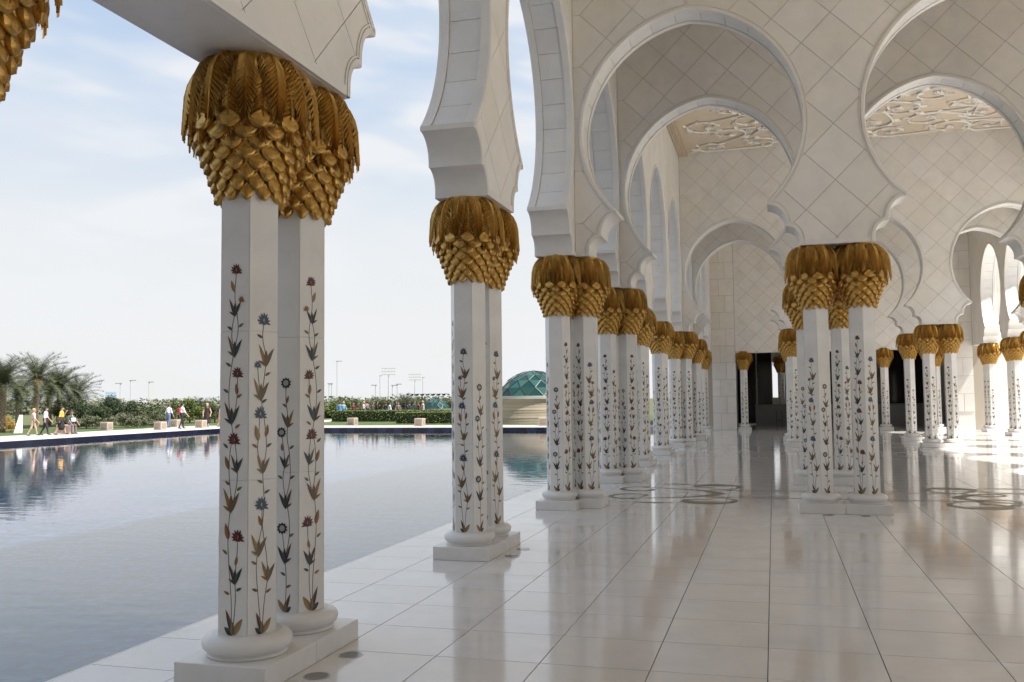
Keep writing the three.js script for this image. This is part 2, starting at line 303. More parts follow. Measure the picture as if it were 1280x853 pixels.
// wall along the pool: u runs away from the entrance end (-z)
const poolWall = thing('arcade_wall', 'long white arcade wall of horseshoe arches standing along the pool', 'wall', XA, YCAP, 0, Math.PI / 2);
{
  const ops = [[-7.98, -2.52], [-2.52, 2.94]]; for (let i = 1; i < 10; i++) ops.push([-Z(i), -Z(i + 1)]);
  archWall(poolWall, { u0: -13, u1: 58.3, openings: ops, neck: 0.44, d: DZ / 5, axis: -Z(2), top: TOP, tiles: diamondTiles(1.6, -Z(6) + 1, -Z(2), DZ / 5, 0, TOP, false, false), tileFrom: 1.7, tileTo: -Z(6) + 0.55 });
  // facing of the far bays, where the slabs are too small to pick apart
  let p = [[-Z(6) + 0.55, 0]]; for (const [a, b] of ops.slice(7)) p.push(...offset(outline(a, b, 0.44).pts, 0.06)); p.push([58.3, 0], [58.3, TOP], [-Z(6) + 0.55, TOP]);
  mesh('facing', slab(p, THK / 2 - 0.014, THK / 2), M.wallTile[1], poolWall);
  let q = [[-13, 0]]; for (const [a, b] of ops.slice(0, 2)) q.push(...offset(outline(a, b, 0.44).pts, 0.06)); q.push([1.7, 0], [1.7, TOP], [-13, TOP]);
  mesh('facing', slab(q, THK / 2 - 0.014, THK / 2), M.wallTile[1], poolWall);
}
// wall along the sunlit court on the other side: u runs towards +z
const courtWall = thing('arcade_wall', 'white arcade wall of horseshoe arches facing the sunlit court', 'wall', XD, YCAP, 0, -Math.PI / 2);
{
  const ops = []; for (let i = 9; i >= -1; i--) ops.push([Z(i + 1), Z(i)]);
  archWall(courtWall, { u0: -58.3, u1: 13, openings: ops, neck: 0.44, d: DZ / 5, axis: Z(2), top: TOP, coreMat: M.wallTile[1], tiles: [[[-60, -1], [14, -1], [14, TOP + 1], [-60, TOP + 1]]] });
}
// cross walls
const crossNames = ['white cross wall with three horseshoe arches, first above the free-standing paired columns', 'white cross wall of horseshoe arches directly behind the first cross wall', 'white cross wall of horseshoe arches where the carved ceiling ends', 'white cross wall of horseshoe arches in front of the dark doorway'];
[3, 4, 7, 8].forEach((i, n) => {
  const o = thing('cross_wall', crossNames[n], 'wall', 0, YCAP, Z(i), 0, null); delete o.userData.group;
  archWall(o, { u0: XA + THK / 2 + 0.003, u1: XD - THK / 2 - 0.003, openings: [[XA, XB], [XB, XC], [XC, XD]], neck: 0.53, d: 5.13 / 5, axis: XB, top: TOP, tiles: true, capL: true, capR: true, gap: n < 2 ? 0.0043 : 0.005 });
});

// ---------------------------------------------------------------- columns
const RS = 0.246, AP = RS * Math.cos(Math.PI / 6);
const goldScale = (() => { // one boss of the palm-trunk part, outward is +z, top is +y
  const b = new MB(), out = [[0, 1], [0.45, 0.62], [0.95, 0.12], [0.80, -0.38], [0.42, -0.78], [0, -0.95], [-0.42, -0.78], [-0.80, -0.38], [-0.95, 0.12], [-0.45, 0.62]], n = out.length;
  const P = (k, s, z) => [out[k][0] * s, out[k][1] * s, z];
  for (let k = 0; k < n; k++) { const q = (k + 1) % n, lift = (i) => 0.60 - 0.42 * out[i][1]; b.quad(P(k, 1, -0.35), P(q, 1, -0.35), P(q, 0.93, lift(q) * 0.75), P(k, 0.93, lift(k) * 0.75)); b.quad(P(k, 0.93, lift(k) * 0.75), P(q, 0.93, lift(q) * 0.75), P(q, 0.62, lift(q)), P(k, 0.62, lift(k))); b.tri(P(k, 0.62, lift(k)), P(q, 0.62, lift(q)), [0, -0.12, 0.86]); }
  return b.geo(0.55);
})();
const capR = (h) => lerp(0.222, 0.25, sstep(0, 0.12, h)) + 0.185 * Math.pow(Math.max(0, (h - 0.10)) / 0.45, 1.12);
const scaleSpots = []; for (let j = 0; j < 8; j++) for (let k = 0; k < 12; k++) { const h = 0.035 + 0.073 * j, r = Math.min(capR(h), 0.43), a = (k + (j % 2) / 2) / 12 * Math.PI * 2; scaleSpots.push({ h, r, a, w: Math.PI * r / 12 * 1.06 }); }
function placeScale(g) { return (s) => { const m = new THREE.Matrix4(), sl = 0.42; m.compose(new THREE.Vector3(Math.sin(s.a) * s.r, s.h, Math.cos(s.a) * s.r), new THREE.Quaternion().setFromEuler(new THREE.Euler(sl, s.a, 0, 'YXZ')), new THREE.Vector3(s.w * 0.93, 0.073, 0.078)); return m; }; }
function frondGeo(curve, wmax, N, lift) { // a palm frond bent over the capital: midrib and ridged leaflets with free tips
  const c = new THREE.CatmullRomCurve3(curve.map(([r, h]) => new THREE.Vector3(r, h, 0))), b = new MB();
  const wid = (t) => wmax * (0.55 + 0.45 * Math.sin(Math.PI * Math.min(1, 0.12 + t * 0.8))) * (t > 0.62 ? lerp(1, 0.34, Math.pow((t - 0.62) / 0.38, 1.25)) : 1);
  const F = (t, s, l) => { const q = Math.max(0, Math.min(1.0, t)), p = c.getPoint(q), d = c.getTangent(q), ex = t - q; const r = p.x + d.x * ex * 0.7 - d.y * (l - 4.6 * s * s), h = p.y + d.y * ex * 0.7 + d.x * (l - 4.6 * s * s), a = s / Math.max(0.3, p.x); return [Math.sin(a) * r, h, Math.cos(a) * r]; };
  for (let i = 0; i < 7; i++) { const t = i / 7, e = (i + 1) / 7; for (const s of [-1, 1]) b.quad(F(t, 0, -0.004), F(t, s * wid(t) * 0.8, -0.006), F(e, s * wid(e) * 0.8, -0.006), F(e, 0, -0.004)); }
  for (const s of [-1, 1]) for (let i = 0; i < N; i++) {
    const t0 = i / N * 0.95, dt = 0.95 / N, reach = 0.17, te = t0 + reach + 0.02 * ((i * 37) % 5) / 5, w = s * wid(Math.min(0.98, t0 + 0.12)) * (1 + 0.07 * (((i * 53) % 7) / 7 - 0.5));
    const seg = 2; for (let k = 0; k < seg; k++) {
      const A = k / seg, B = (k + 1) / seg, row = (q) => { const tw = lerp(1, 0.28, q), ss = w * Math.pow(q, 0.86), tc = lerp(t0 + dt * 0.5, te, q); return [F(tc - dt * 0.62 * tw, ss * 1.01, lift * 0.1), F(tc, ss, lift * (1.15 - 0.4 * q)), F(tc + dt * 0.62 * tw, ss * 0.985, -0.001)]; };
      const a = row(A), e = row(B); b.quad(a[0], a[1], e[1], e[0]); b.quad(a[1], a[2], e[2], e[1]);
    }
  }
  for (let i = 0; i < 8; i++) { const t = i / 8, e = (i + 1) / 8, w = (q) => lerp(0.011, 0.004, q); for (const s of [-1, 1]) b.quad(F(t, 0, lift + 0.010), F(t, s * w(t), lift * 0.6), F(e, s * w(e), lift * 0.6), F(e, 0, lift + 0.008)); }
  return b.geo();
}
const longFrond = frondGeo([[0.20, 1.10], [0.33, 1.085], [0.425, 0.99], [0.474, 0.85], [0.486, 0.685], [0.496, 0.515]], 0.116, 19, 0.017);
const shortFrond = frondGeo([[0.36, 0.93], [0.425, 0.84], [0.448, 0.70], [0.450, 0.56], [0.458, 0.405]], 0.096, 15, 0.015);
const capCore = boxUV(new THREE.LatheGeometry([[0.21, 0], [0.235, 0.1], [0.29, 0.22], [0.35, 0.36], [0.40, 0.48], [0.43, 0.62], [0.43, 0.84], [0.37, 1.0], [0.25, 1.075], [0.0, 1.08]].map(([x, y]) => new THREE.Vector2(x, y)), 24));
const abacus = boxUV(new THREE.CylinderGeometry(0.30, 0.30, 0.06, 20));
// shaft: six faced, three drums, a fine joint down each corner and round each drum
const shaftGeo = (() => {
  const ring = (y, k = 0) => { const o = []; for (let i = 0; i < 6; i++) { const a = i * Math.PI / 3, n = 0.0042, r = RS - k; const C = [Math.sin(a) * r, Math.cos(a) * r], t = (s) => { const b = a + s * Math.PI / 3, D = [Math.sin(b) * r, Math.cos(b) * r], l = r; return [C[0] + (D[0] - C[0]) / l * n, C[1] + (D[1] - C[1]) / l * n]; }; o.push([...t(-1)], [C[0] * 0.965, C[1] * 0.965], [...t(1)]); } return o.map(([x, z]) => [x, y, z]); };
  const lv = [[0, 0], [1.155, 0], [1.156, 0.006], [1.160, 0.006], [1.161, 0], [2.288, 0], [2.289, 0.006], [2.293, 0.006], [2.294, 0], [YT - YB + 0.05, 0]].map(([y, k]) => ring(y, k)), b = new MB();
  for (let i = 0; i < lv.length - 1; i++) for (let k = 0; k < 18; k++) { const q = (k + 1) % 18; b.quad(lv[i][k], lv[i][q], lv[i + 1][q], lv[i + 1][k]); }
  return b.geo();
})();
const ringGeo = boxUV(new THREE.LatheGeometry([[0.20, 0.17], [0.255, 0.17], [0.262, 0.162], [0.275, 0.160], [0.31, 0.148], [0.335, 0.122], [0.342, 0.092], [0.333, 0.060], [0.308, 0.034], [0.298, 0.030], [0.298, 0.012], [0.305, 0.008], [0.305, 0], [0.1, 0]].map(([x, y]) => new THREE.Vector2(x, y)), 40));
// inlaid flowers: each face of a shaft carries one of three climbing patterns
const ink = { red: [0.0663, 0.0094, 0.0101], red2: [0.1248, 0.0218, 0.0156], blue: [0.0312, 0.0507, 0.0858], blue2: [0.0858, 0.117, 0.1638], ring: [0.0429, 0.0468, 0.0585], pale: [0.429, 0.4056, 0.3588], ochre: [0.2574, 0.1443, 0.0468], ochre2: [0.312, 0.2106, 0.0897], green: [0.039, 0.0663, 0.0468], green2: [0.078, 0.117, 0.0663], dark: [0.0234, 0.0273, 0.0312], rust: [0.195, 0.0663, 0.0273], orange: [0.3276, 0.117, 0.0312], stem: [0.1014, 0.0585, 0.0351], stem2: [0.078, 0.0858, 0.0663] };
function leaf(b, x, y, len, w, ang, c1, c2, bend = 0) { // two-toned pointed leaf growing from (x, y); ang from upright
  const n = 6, zz = (b.lay = (b.lay || 0) + 1) * 0.00025, dx = Math.sin(ang), dy = Math.cos(ang), pt = (t, s) => { const wv = w * Math.pow(Math.sin(Math.PI * Math.pow(t, 0.8)), 0.9) * s + bend * t * t * len; return [x + dx * len * t + dy * wv, y + dy * len * t - dx * wv, zz]; };
  for (let i = 0; i < n; i++) { const t = i / n, e = (i + 1) / n; b.color(...c1).quad(pt(t, -1), pt(t, 0), pt(e, 0), pt(e, -1)); b.color(...c2).quad(pt(t, 0), pt(t, 1), pt(e, 1), pt(e, 0)); }
}
function flower(kind, x, y, r) {
  const b = new MB(); r *= 0.88;
  if (kind === 'ring') { for (let k = 0; k < 10; k++) leaf(b, x + Math.sin(k * 0.628) * r * 0.42, y + Math.cos(k * 0.628) * r * 0.42, r * 0.6, r * 0.24, k * 0.628, ink.ring, ink.dark); const m = 12; for (let k = 0; k < m; k++) { const a = k / m * 6.283, e = (k + 1) / m * 6.283; b.color(...ink.pale).tri([x, y, 0.0035], [x + Math.sin(a) * r * 0.42, y + Math.cos(a) * r * 0.42, 0.0035], [x + Math.sin(e) * r * 0.42, y + Math.cos(e) * r * 0.42, 0.0035]); } return b; }
  const [c1, c2] = kind === 'red' ? [ink.red, ink.red2] : kind === 'orange' ? [ink.orange, ink.ochre] : [ink.blue, ink.blue2];
  const angs = kind === 'blue' ? [-2.0, -1.45, -0.9, -0.42, 0, 0.42, 0.9, 1.45, 2.0, 2.8, -2.8] : [-2.6, 2.6, -1.95, 1.95, -1.4, 1.4, -0.9, 0.9, -0.42, 0.42, 0];
  for (const a of angs) leaf(b, x, y - r * 0.1, r * (Math.abs(a) < 0.5 ? 1.25 : Math.abs(a) > 2.2 ? 0.6 : 1.05 + 0.12 * Math.sin(a * 9)), r * 0.2, a, c1, c2);
  leaf(b, x, y - r * 0.18, r * 0.55, r * 0.17, 0, kind === 'blue' ? ink.blue2 : ink.ochre2, kind === 'blue' ? ink.pale : ink.red2);
  return b;
}
function cup(x, y, s, c = 0) { // a sheath of two or three leaves
  s *= 0.82; const b = new MB(), [a1, a2, a3] = [[ink.green, ink.dark, ink.ochre], [ink.green2, ink.rust, ink.ochre2], [ink.dark, ink.green, ink.rust], [ink.rust, ink.green2, ink.ochre]][c];
  leaf(b, x, y - s * 0.55, s * 1.05, s * 0.115, -0.24, a1, a2, -0.2); leaf(b, x, y - s * 0.55, s * 1.22, s * 0.10, 0.20, a3, c & 1 ? ink.ochre : a1, 0.13); leaf(b, x, y - s * 0.57, s * 0.9, s * 0.12, -0.02, a2, a1); leaf(b, x, y - s * 0.5, s * 0.5, s * 0.07, 0.75, a1, a3, 0.2);
  return b;
}
function bud(x, y, s, ang, c) { const b = new MB(); leaf(b, x, y - s * 0.4, s, s * 0.17, ang, c, ink.ochre, 0.1); return b; }
function foot(x, s) { const b = new MB(); leaf(b, x - 0.01, 0, s, s * 0.17, -0.42, ink.ochre2, ink.ochre, -0.1); leaf(b, x, 0, s * 1.35, s * 0.13, 0.20, ink.rust, ink.dark, 0.1); leaf(b, x, 0, s * 0.62, s * 0.15, 0.85, ink.green, ink.dark); leaf(b, x, 0, s * 0.7, s * 0.12, 0, ink.green2, ink.ochre); return b; }
function stems(list) { const b = new MB(); for (const [pts, c] of list) { b.color(...ink[c || 'stem']); const q = new THREE.CatmullRomCurve3(pts.map(([x, y]) => new THREE.Vector3(x, y, 0))), N = pts.length * 5; let L; for (let i = 0; i <= N; i++) { const p = q.getPoint(i / N), d = q.getTangent(i / N), w = 0.0032, a = [p.x - d.y * w, p.y + d.x * w, 0], e = [p.x + d.y * w, p.y - d.x * w, 0]; if (L) b.quad(L[0], L[1], e, a); L = [a, e]; } } return b; }
const PAT = {
  red: [['stem', stems([[[[0, 0.02], [-0.022, 0.25], [-0.02, 0.45], [-0.035, 0.62], [-0.04, 0.72]], 'stem2'], [[[0.01, 0.02], [0.012, 0.25], [0.035, 0.52], [0.045, 0.72], [0.03, 0.92], [0.02, 1.02], [0.035, 1.15], [0.04, 1.28], [0.02, 1.44], [0.0, 1.5]], 'stem2'], [[[0.0, 1.0], [-0.03, 1.15], [-0.028, 1.3], [-0.01, 1.44]]], [[[0.0, 1.44], [0.02, 1.58], [0.045, 1.75], [0.04, 1.92], [0.012, 2.1], [0, 2.2]], 'stem2'], [[[0.015, 1.6], [-0.02, 1.75], [-0.028, 1.95]]], [[[0, 2.15], [-0.03, 2.3], [-0.02, 2.42], [0.0, 2.55], [-0.012, 2.75]], 'stem2'], [[[0.0, 2.15], [0.025, 2.25], [0.0, 2.42], [-0.055, 2.53]]]])],
    ['leaf', foot(0, 0.15)], ['leaf', cup(-0.018, 0.45, 0.17, 2)], ['leaf', bud(-0.02, 0.55, 0.08, -0.3, ink.ochre)], ['flower', flower('red', -0.04, 0.73, 0.062)], ['leaf', bud(0.042, 0.76, 0.13, 0.1, ink.rust)], ['leaf', cup(0.022, 1.0, 0.20, 3)], ['leaf', cup(-0.025, 1.28, 0.15, 0)], ['leaf', bud(0.042, 1.28, 0.11, 0.2, ink.rust)], ['flower', flower('red', -0.002, 1.46, 0.062)], ['leaf', cup(0.022, 1.66, 0.19, 2)], ['leaf', bud(-0.024, 1.84, 0.09, 0, ink.rust)], ['flower', flower('red', -0.028, 1.965, 0.055)], ['leaf', cup(0.0, 2.17, 0.18, 0)], ['leaf', cup(0.0, 2.47, 0.15, 2)], ['flower', flower('orange', -0.058, 2.53, 0.032)], ['leaf', bud(0.004, 2.63, 0.1, 0.2, ink.ochre2)], ['flower', flower('red', -0.012, 2.76, 0.054)]],
  blue: [['stem', stems([[[[0, 0.02], [-0.02, 0.25], [-0.045, 0.42], [-0.035, 0.58], [0.0, 0.8], [0.006, 0.95]]], [[[0.006, 0.02], [0.035, 0.3], [0.05, 0.5], [0.03, 0.68], [0.0, 0.83], [-0.012, 1.0], [0.0, 1.2], [0.0, 1.3]]], [[[0, 1.25], [0.045, 1.38], [0.035, 1.5], [0.03, 1.62]]], [[[-0.004, 1.25], [-0.03, 1.4], [-0.012, 1.6], [0.012, 1.75], [-0.01, 1.95], [-0.022, 2.08], [0.008, 2.25], [-0.004, 2.36]]], [[[0.02, 1.8], [0.04, 1.92], [0.048, 2.02]]]])],
    ['leaf', foot(0.0, 0.13)], ['leaf', cup(-0.045, 0.46, 0.17, 3)], ['leaf', cup(0.034, 0.66, 0.19, 1)], ['leaf', bud(0.01, 0.84, 0.09, 0.2, ink.rust)], ['flower', flower('blue', 0.008, 0.965, 0.066)], ['leaf', cup(0.0, 1.27, 0.16, 1)], ['leaf', bud(0.04, 1.5, 0.13, 0.1, ink.ochre2)], ['leaf', bud(-0.02, 1.52, 0.10, -0.3, ink.rust)], ['flower', flower('blue', 0.022, 1.655, 0.062)], ['leaf', cup(0.022, 1.84, 0.19, 1)], ['flower', flower('blue', 0.048, 2.03, 0.036)], ['leaf', cup(-0.02, 2.1, 0.19, 3)], ['flower', flower('blue', -0.004, 2.375, 0.062)]],
  ring: [['stem', stems([[[[0, 0.02], [0.008, 0.25], [-0.004, 0.45], [-0.03, 0.66]]], [[[0.0, 0.45], [0.035, 0.62], [0.03, 0.8], [0.0, 0.93], [-0.025, 1.1], [-0.01, 1.25], [-0.04, 1.48]]], [[[0, 0.93], [0.04, 1.1], [0.035, 1.3], [0.012, 1.45], [0.02, 1.6], [0.0, 1.75], [0, 1.88]]]])],
    ['leaf', foot(0.0, 0.12)], ['leaf', cup(-0.005, 0.48, 0.19, 2)], ['flower', flower('ring', -0.03, 0.69, 0.056)], ['leaf', cup(0.0, 0.93, 0.18, 2)], ['leaf', cup(-0.008, 1.25, 0.14, 0)], ['leaf', bud(-0.03, 1.36, 0.07, -0.2, ink.rust)], ['flower', flower('ring', -0.04, 1.49, 0.05)], ['leaf', cup(0.018, 1.6, 0.17, 3)], ['leaf', bud(0.006, 1.76, 0.07, 0.2, ink.rust)], ['flower', flower('ring', 0, 1.905, 0.055)]],
};
for (const k in PAT) { // small side leaves along the stems
  const c = { red: [[0.03, 0.3, 0.9], [-0.03, 0.33, -0.9], [0.05, 0.6, 0.7], [0.03, 1.12, 0.8], [-0.03, 1.08, -0.8], [0.05, 1.4, 0.7], [-0.01, 1.55, -0.8], [0.05, 1.82, 0.8], [-0.025, 1.78, -0.8], [0.03, 2.02, 0.8], [-0.035, 2.32, -0.8], [0.02, 2.3, 0.8]], blue: [[-0.03, 0.3, -0.9], [0.04, 0.32, 0.9], [0.05, 0.52, 0.8], [-0.015, 1.05, -0.9], [0.0, 1.13, 0.9], [-0.03, 1.4, -0.8], [0.05, 1.4, 0.8], [0.012, 1.74, -0.8], [-0.015, 1.95, -0.9], [0.01, 2.24, 0.9]], ring: [[0.01, 0.2, 0.9], [-0.0, 0.3, -0.9], [0.035, 0.62, 0.8], [0.04, 1.1, 0.8], [-0.03, 1.1, -0.8], [0.035, 1.35, 0.8], [0.01, 1.7, -0.8]] }[k];
  c.forEach(([x, y, a], i) => { const b = new MB(); leaf(b, x, y, 0.055, 0.011, a, i % 3 ? ink.green2 : ink.rust, i % 2 ? ink.green : ink.ochre, 0.15 * Math.sign(a)); PAT[k].push(['leaf', b]); });
}
for (const k in PAT) PAT[k] = PAT[k].map(([n, b], i) => [n, b.geo().translate(0, 0, 0.0012 + 0.0004 * (i % 4) + (n === 'stem' ? -0.0006 : 0.0006))]);
const faceOrder = ['ring', 'red', 'blue', 'ring', 'red', 'blue']; // face k points 30 + 60k degrees from +z
function makeColumn(level, plinthW = 0.785, plinthOff = 0) {
  const o = new THREE.Group(); o.name = 'column';
  const pl = mesh('plinth', boxUV(new RoundedBoxGeometry(plinthW - 0.005, 0.17, 0.764, 2, 0.008)), M.base, o); pl.position.set(plinthOff, 0.0855, 0);
  const rg = mesh('base_ring', ringGeo, M.base, o); rg.position.y = 0.17;
  const sh = mesh('shaft', shaftGeo, M.shaft, o); sh.position.y = YB;
  for (let k = 0; k < 6; k++) {
    const a = (30 + 60 * k) * Math.PI / 180, list = PAT[faceOrder[k]];
    const put = (m) => { m.position.set(Math.sin(a) * AP, 0, Math.cos(a) * AP); m.rotation.y = a; if (k > 2) m.scale.x = -1; };
    if (level === 2) for (const [n, g] of list) put(mesh(n === 'stem' ? 'stem_inlay' : n + '_inlay', g, M.inlayStone, sh));
    else put(mesh('flower_inlay', PAT[faceOrder[k]].merged ||= mergeGeometries(list.map(([, g]) => plain2(g))), M.inlayStone, sh));
  }
  const cap = mesh('capital', mergeGeometries([plain(capCore), plain(abacus).translate(0, 1.085, 0)]), M.gold, o); cap.position.y = YT;
  const at = placeScale();
  if (level === 2) for (const s of scaleSpots) { const m = mesh('trunk_scale', goldScale, rnd() < 0.5 ? M.gold : M.gold2, cap); at(s).decompose(m.position, m.quaternion, m.scale); }
  else mesh('trunk_scales', makeColumn.scales ||= mergeGeometries(scaleSpots.map((s) => plain(goldScale).applyMatrix4(at(s)))), M.gold, cap).userData.kind = 'stuff';
  const fr = []; for (let k = 0; k < 12; k++) fr.push([shortFrond, (k + 0.5) / 12 * Math.PI * 2, M.gold2]); for (let k = 0; k < 12; k++) fr.push([longFrond, k / 12 * Math.PI * 2, M.gold, k % 2 ? 1.03 : 0.975]);
  if (level >= 1) for (const [g, a, m, q = 1] of fr) { const f = mesh('palm_frond', g, rnd() < 0.3 ? M.gold2 : m, cap); f.rotation.set(0, a + rr(-0.05, 0.05), 0); f.scale.set(q * rr(0.99, 1.01), rr(0.985, 1.015), q); f.position.y = rr(-0.015, 0.01); }
  else mesh('palm_fronds', makeColumn.fronds ||= mergeGeometries(fr.map(([g, a, , q = 1]) => plain(g).scale(q, 1, q).rotateY(a))), M.gold, cap).userData.kind = 'stuff';
  return o;
}
function plain2(g) { const q = g.index ? g.toNonIndexed() : g.clone(); return q; }
const templates = {};
function column(level, x, z, turn, twist, label, group, pw, po) {
  const key = [level, pw, po].join(); let t = templates[key];
  if (!t) t = templates[key] = makeColumn(level, pw, po);
  const c = t.clone(); c.name = numbered('column'); c.position.set(x, 0, z); c.rotation.y = turn;
  c.getObjectByName('shaft').rotation.y = twist * Math.PI / 3; c.getObjectByName('capital').rotation.y = rr(-0.2, 0.2);
  scene.add(c); c.userData.kind = 'thing'; return tag(c, label, 'column', group);
}
const Q = Math.PI / 2;
// under the flat pier at the end of the pool wall
column(2, XA, Z(1) + HP, Q, 0, 'white inlaid column of the end pier, with dark red flowers beside blue ones');
column(2, XA, Z(1) - HP, Q, -2, 'white inlaid column of the end pier, with ring-shaped flowers beside dark red ones');
column(2, XA, -3.62, Q, -1, 'column under the other end of the flat pier, only its gold capital showing');
// row along the pool
const ord = ['', 'first', 'second', 'third', 'fourth', 'fifth', 'sixth', 'seventh', 'eighth', 'ninth', 'tenth', 'eleventh', 'twelfth'], poolLabel = (i, s) => `white inlaid column, ${s > 0 ? 'nearer' : 'farther'} one of the ${ord[i]} pool-side pair counted from the flat pier`, poolGroup = 'columns along the pool';
column(2, XA, Z(2) + HP, Q, -1, 'white inlaid column standing alone with its pair at the pool, blue flowers beside ring flowers');
column(2, XA, Z(2) - HP, Q, 0, 'white inlaid column at the pool standing half behind its twin, blue flowers showing');
for (let i = 3; i <= 10; i++) for (const s of [1, -1]) column(i === 3 ? 1 : 0, XA, Z(i) + s * HP, Q, i === 3 ? (s > 0 ? -2 : 0) : Math.floor(rr(0, 6)), poolLabel(i, s), poolGroup);
// columns that carry the ends of the cross walls
for (const i of [3, 4, 7, 8]) {
  column(i === 3 ? 1 : 0, XA + 0.47, Z(i), 0, i === 3 ? -2 : Math.floor(rr(0, 6)), `white inlaid column at the pool-side row carrying the ${ord[[3, 4, 7, 8].indexOf(i) + 1]} cross wall`, 'columns under the pool ends of the cross walls', 0.66, 0.0);
  column(0, XD - 0.47, Z(i), Math.PI, Math.floor(rr(0, 6)), `white inlaid column at the court-side row carrying the ${ord[[3, 4, 7, 8].indexOf(i) + 1]} cross wall`, 'columns under the court ends of the cross walls', 0.66, 0.0);
}
// free-standing pairs inside
for (const [X, row] of [[XB, 'pool'], [XC, 'court']]) for (const i of [3, 4, 7, 8]) for (const s of [-1, 1]) {
  const first = i === 3 && row === 'pool';
  column(i === 3 ? 1 : 0, X + s * HP, Z(i), 0, first ? (s < 0 ? 0 : 1) : Math.floor(rr(0, 6)), first ? (s < 0 ? 'white column of the free-standing front pair, blue flowers beside ring flowers' : 'white column of the free-standing front pair, dark red flowers beside blue ones') : i === 4 && row === 'pool' ? 'white inlaid column standing directly behind the free-standing front pair' : `white inlaid column of the ${row === 'pool' ? 'middle' : 'court-side'} free-standing pair under the ${ord[[3, 4, 7, 8].indexOf(i) + 1]} cross wall`, first ? undefined : i === 4 && row === 'pool' ? 'second free-standing pair' : row === 'pool' ? 'far free-standing pairs' : 'pairs near the sunlit side');
}
// row along the court
for (const s of [1, -1]) column(0, XA, 2.52 + s * HP, Q, 1, 'white inlaid column at the pool behind the flat end pier', 'columns behind the end pier');
for (let i = -1; i <= 10; i++) for (const s of [1, -1]) column(0, XD, Z(i) + s * HP, Q, Math.floor(rr(0, 6)), `white inlaid column in the ${ord[11 - i]} court-side pair counted from the end wall`, 'columns along the court');
// round uplights let into the floor beside the columns
{
  const g = thing('floor_uplight', '', 'floor light'); scene.remove(g); taken.floor_uplight = undefined; delete taken.floor_uplight;
  mesh('rim', boxUV(new THREE.RingGeometry(0.086, 0.1, 28).rotateX(-Q)), flat(0.35, 0.34, 0.32, 0.3, { metalness: 0.8 }), g).position.y = 0.0035;
  mesh('lens', boxUV(new THREE.CircleGeometry(0.087, 28).rotateX(-Q)), flat(0.16, 0.155, 0.14, 0.15), g).position.y = 0.0025;
  const put = (x, z, l, gr) => { const c = g.clone(); c.name = numbered('floor_uplight'); c.position.set(x, 0, z); scene.add(c); tag(c, l, 'floor light', gr); };
  for (const s of [1, -1]) { put(XA + 0.55, Z(1) + s * 0.3 + 0.02, 'round grey uplight in the floor beside the end pier plinth', 'uplights at the end pier'); put(XA - 0.55, Z(1) + s * 0.3 + 0.02, 'round grey uplight in the floor between the end pier plinth and the pool', 'pool-side uplights at the end pier'); put(XA + 0.55, Z(2) + s * 0.3, 'round grey uplight in the floor beside the lone pool-side pair of columns', 'uplights at the lone pair'); put(XB + s * 0.3, Z(3) + 0.55, 'round grey uplight in the floor before the free-standing front pair of columns', 'uplights at the front pair'); }
}

// ---------------------------------------------------------------- ceiling with its carving, roof
const ceiling = structure('ceiling');
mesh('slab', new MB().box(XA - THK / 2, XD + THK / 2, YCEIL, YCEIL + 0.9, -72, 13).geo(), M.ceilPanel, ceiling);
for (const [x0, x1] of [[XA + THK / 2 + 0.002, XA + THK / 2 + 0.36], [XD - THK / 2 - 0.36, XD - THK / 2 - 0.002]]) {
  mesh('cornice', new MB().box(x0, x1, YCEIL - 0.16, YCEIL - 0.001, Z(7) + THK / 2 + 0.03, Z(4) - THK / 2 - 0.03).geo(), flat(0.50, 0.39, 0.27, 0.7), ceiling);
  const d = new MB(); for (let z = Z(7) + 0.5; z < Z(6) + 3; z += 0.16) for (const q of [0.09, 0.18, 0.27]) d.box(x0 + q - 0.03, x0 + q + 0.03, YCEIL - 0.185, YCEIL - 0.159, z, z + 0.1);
  mesh('cornice_studs', d.geo(), M.ceilPanel, ceiling).userData.kind = 'stuff';
}
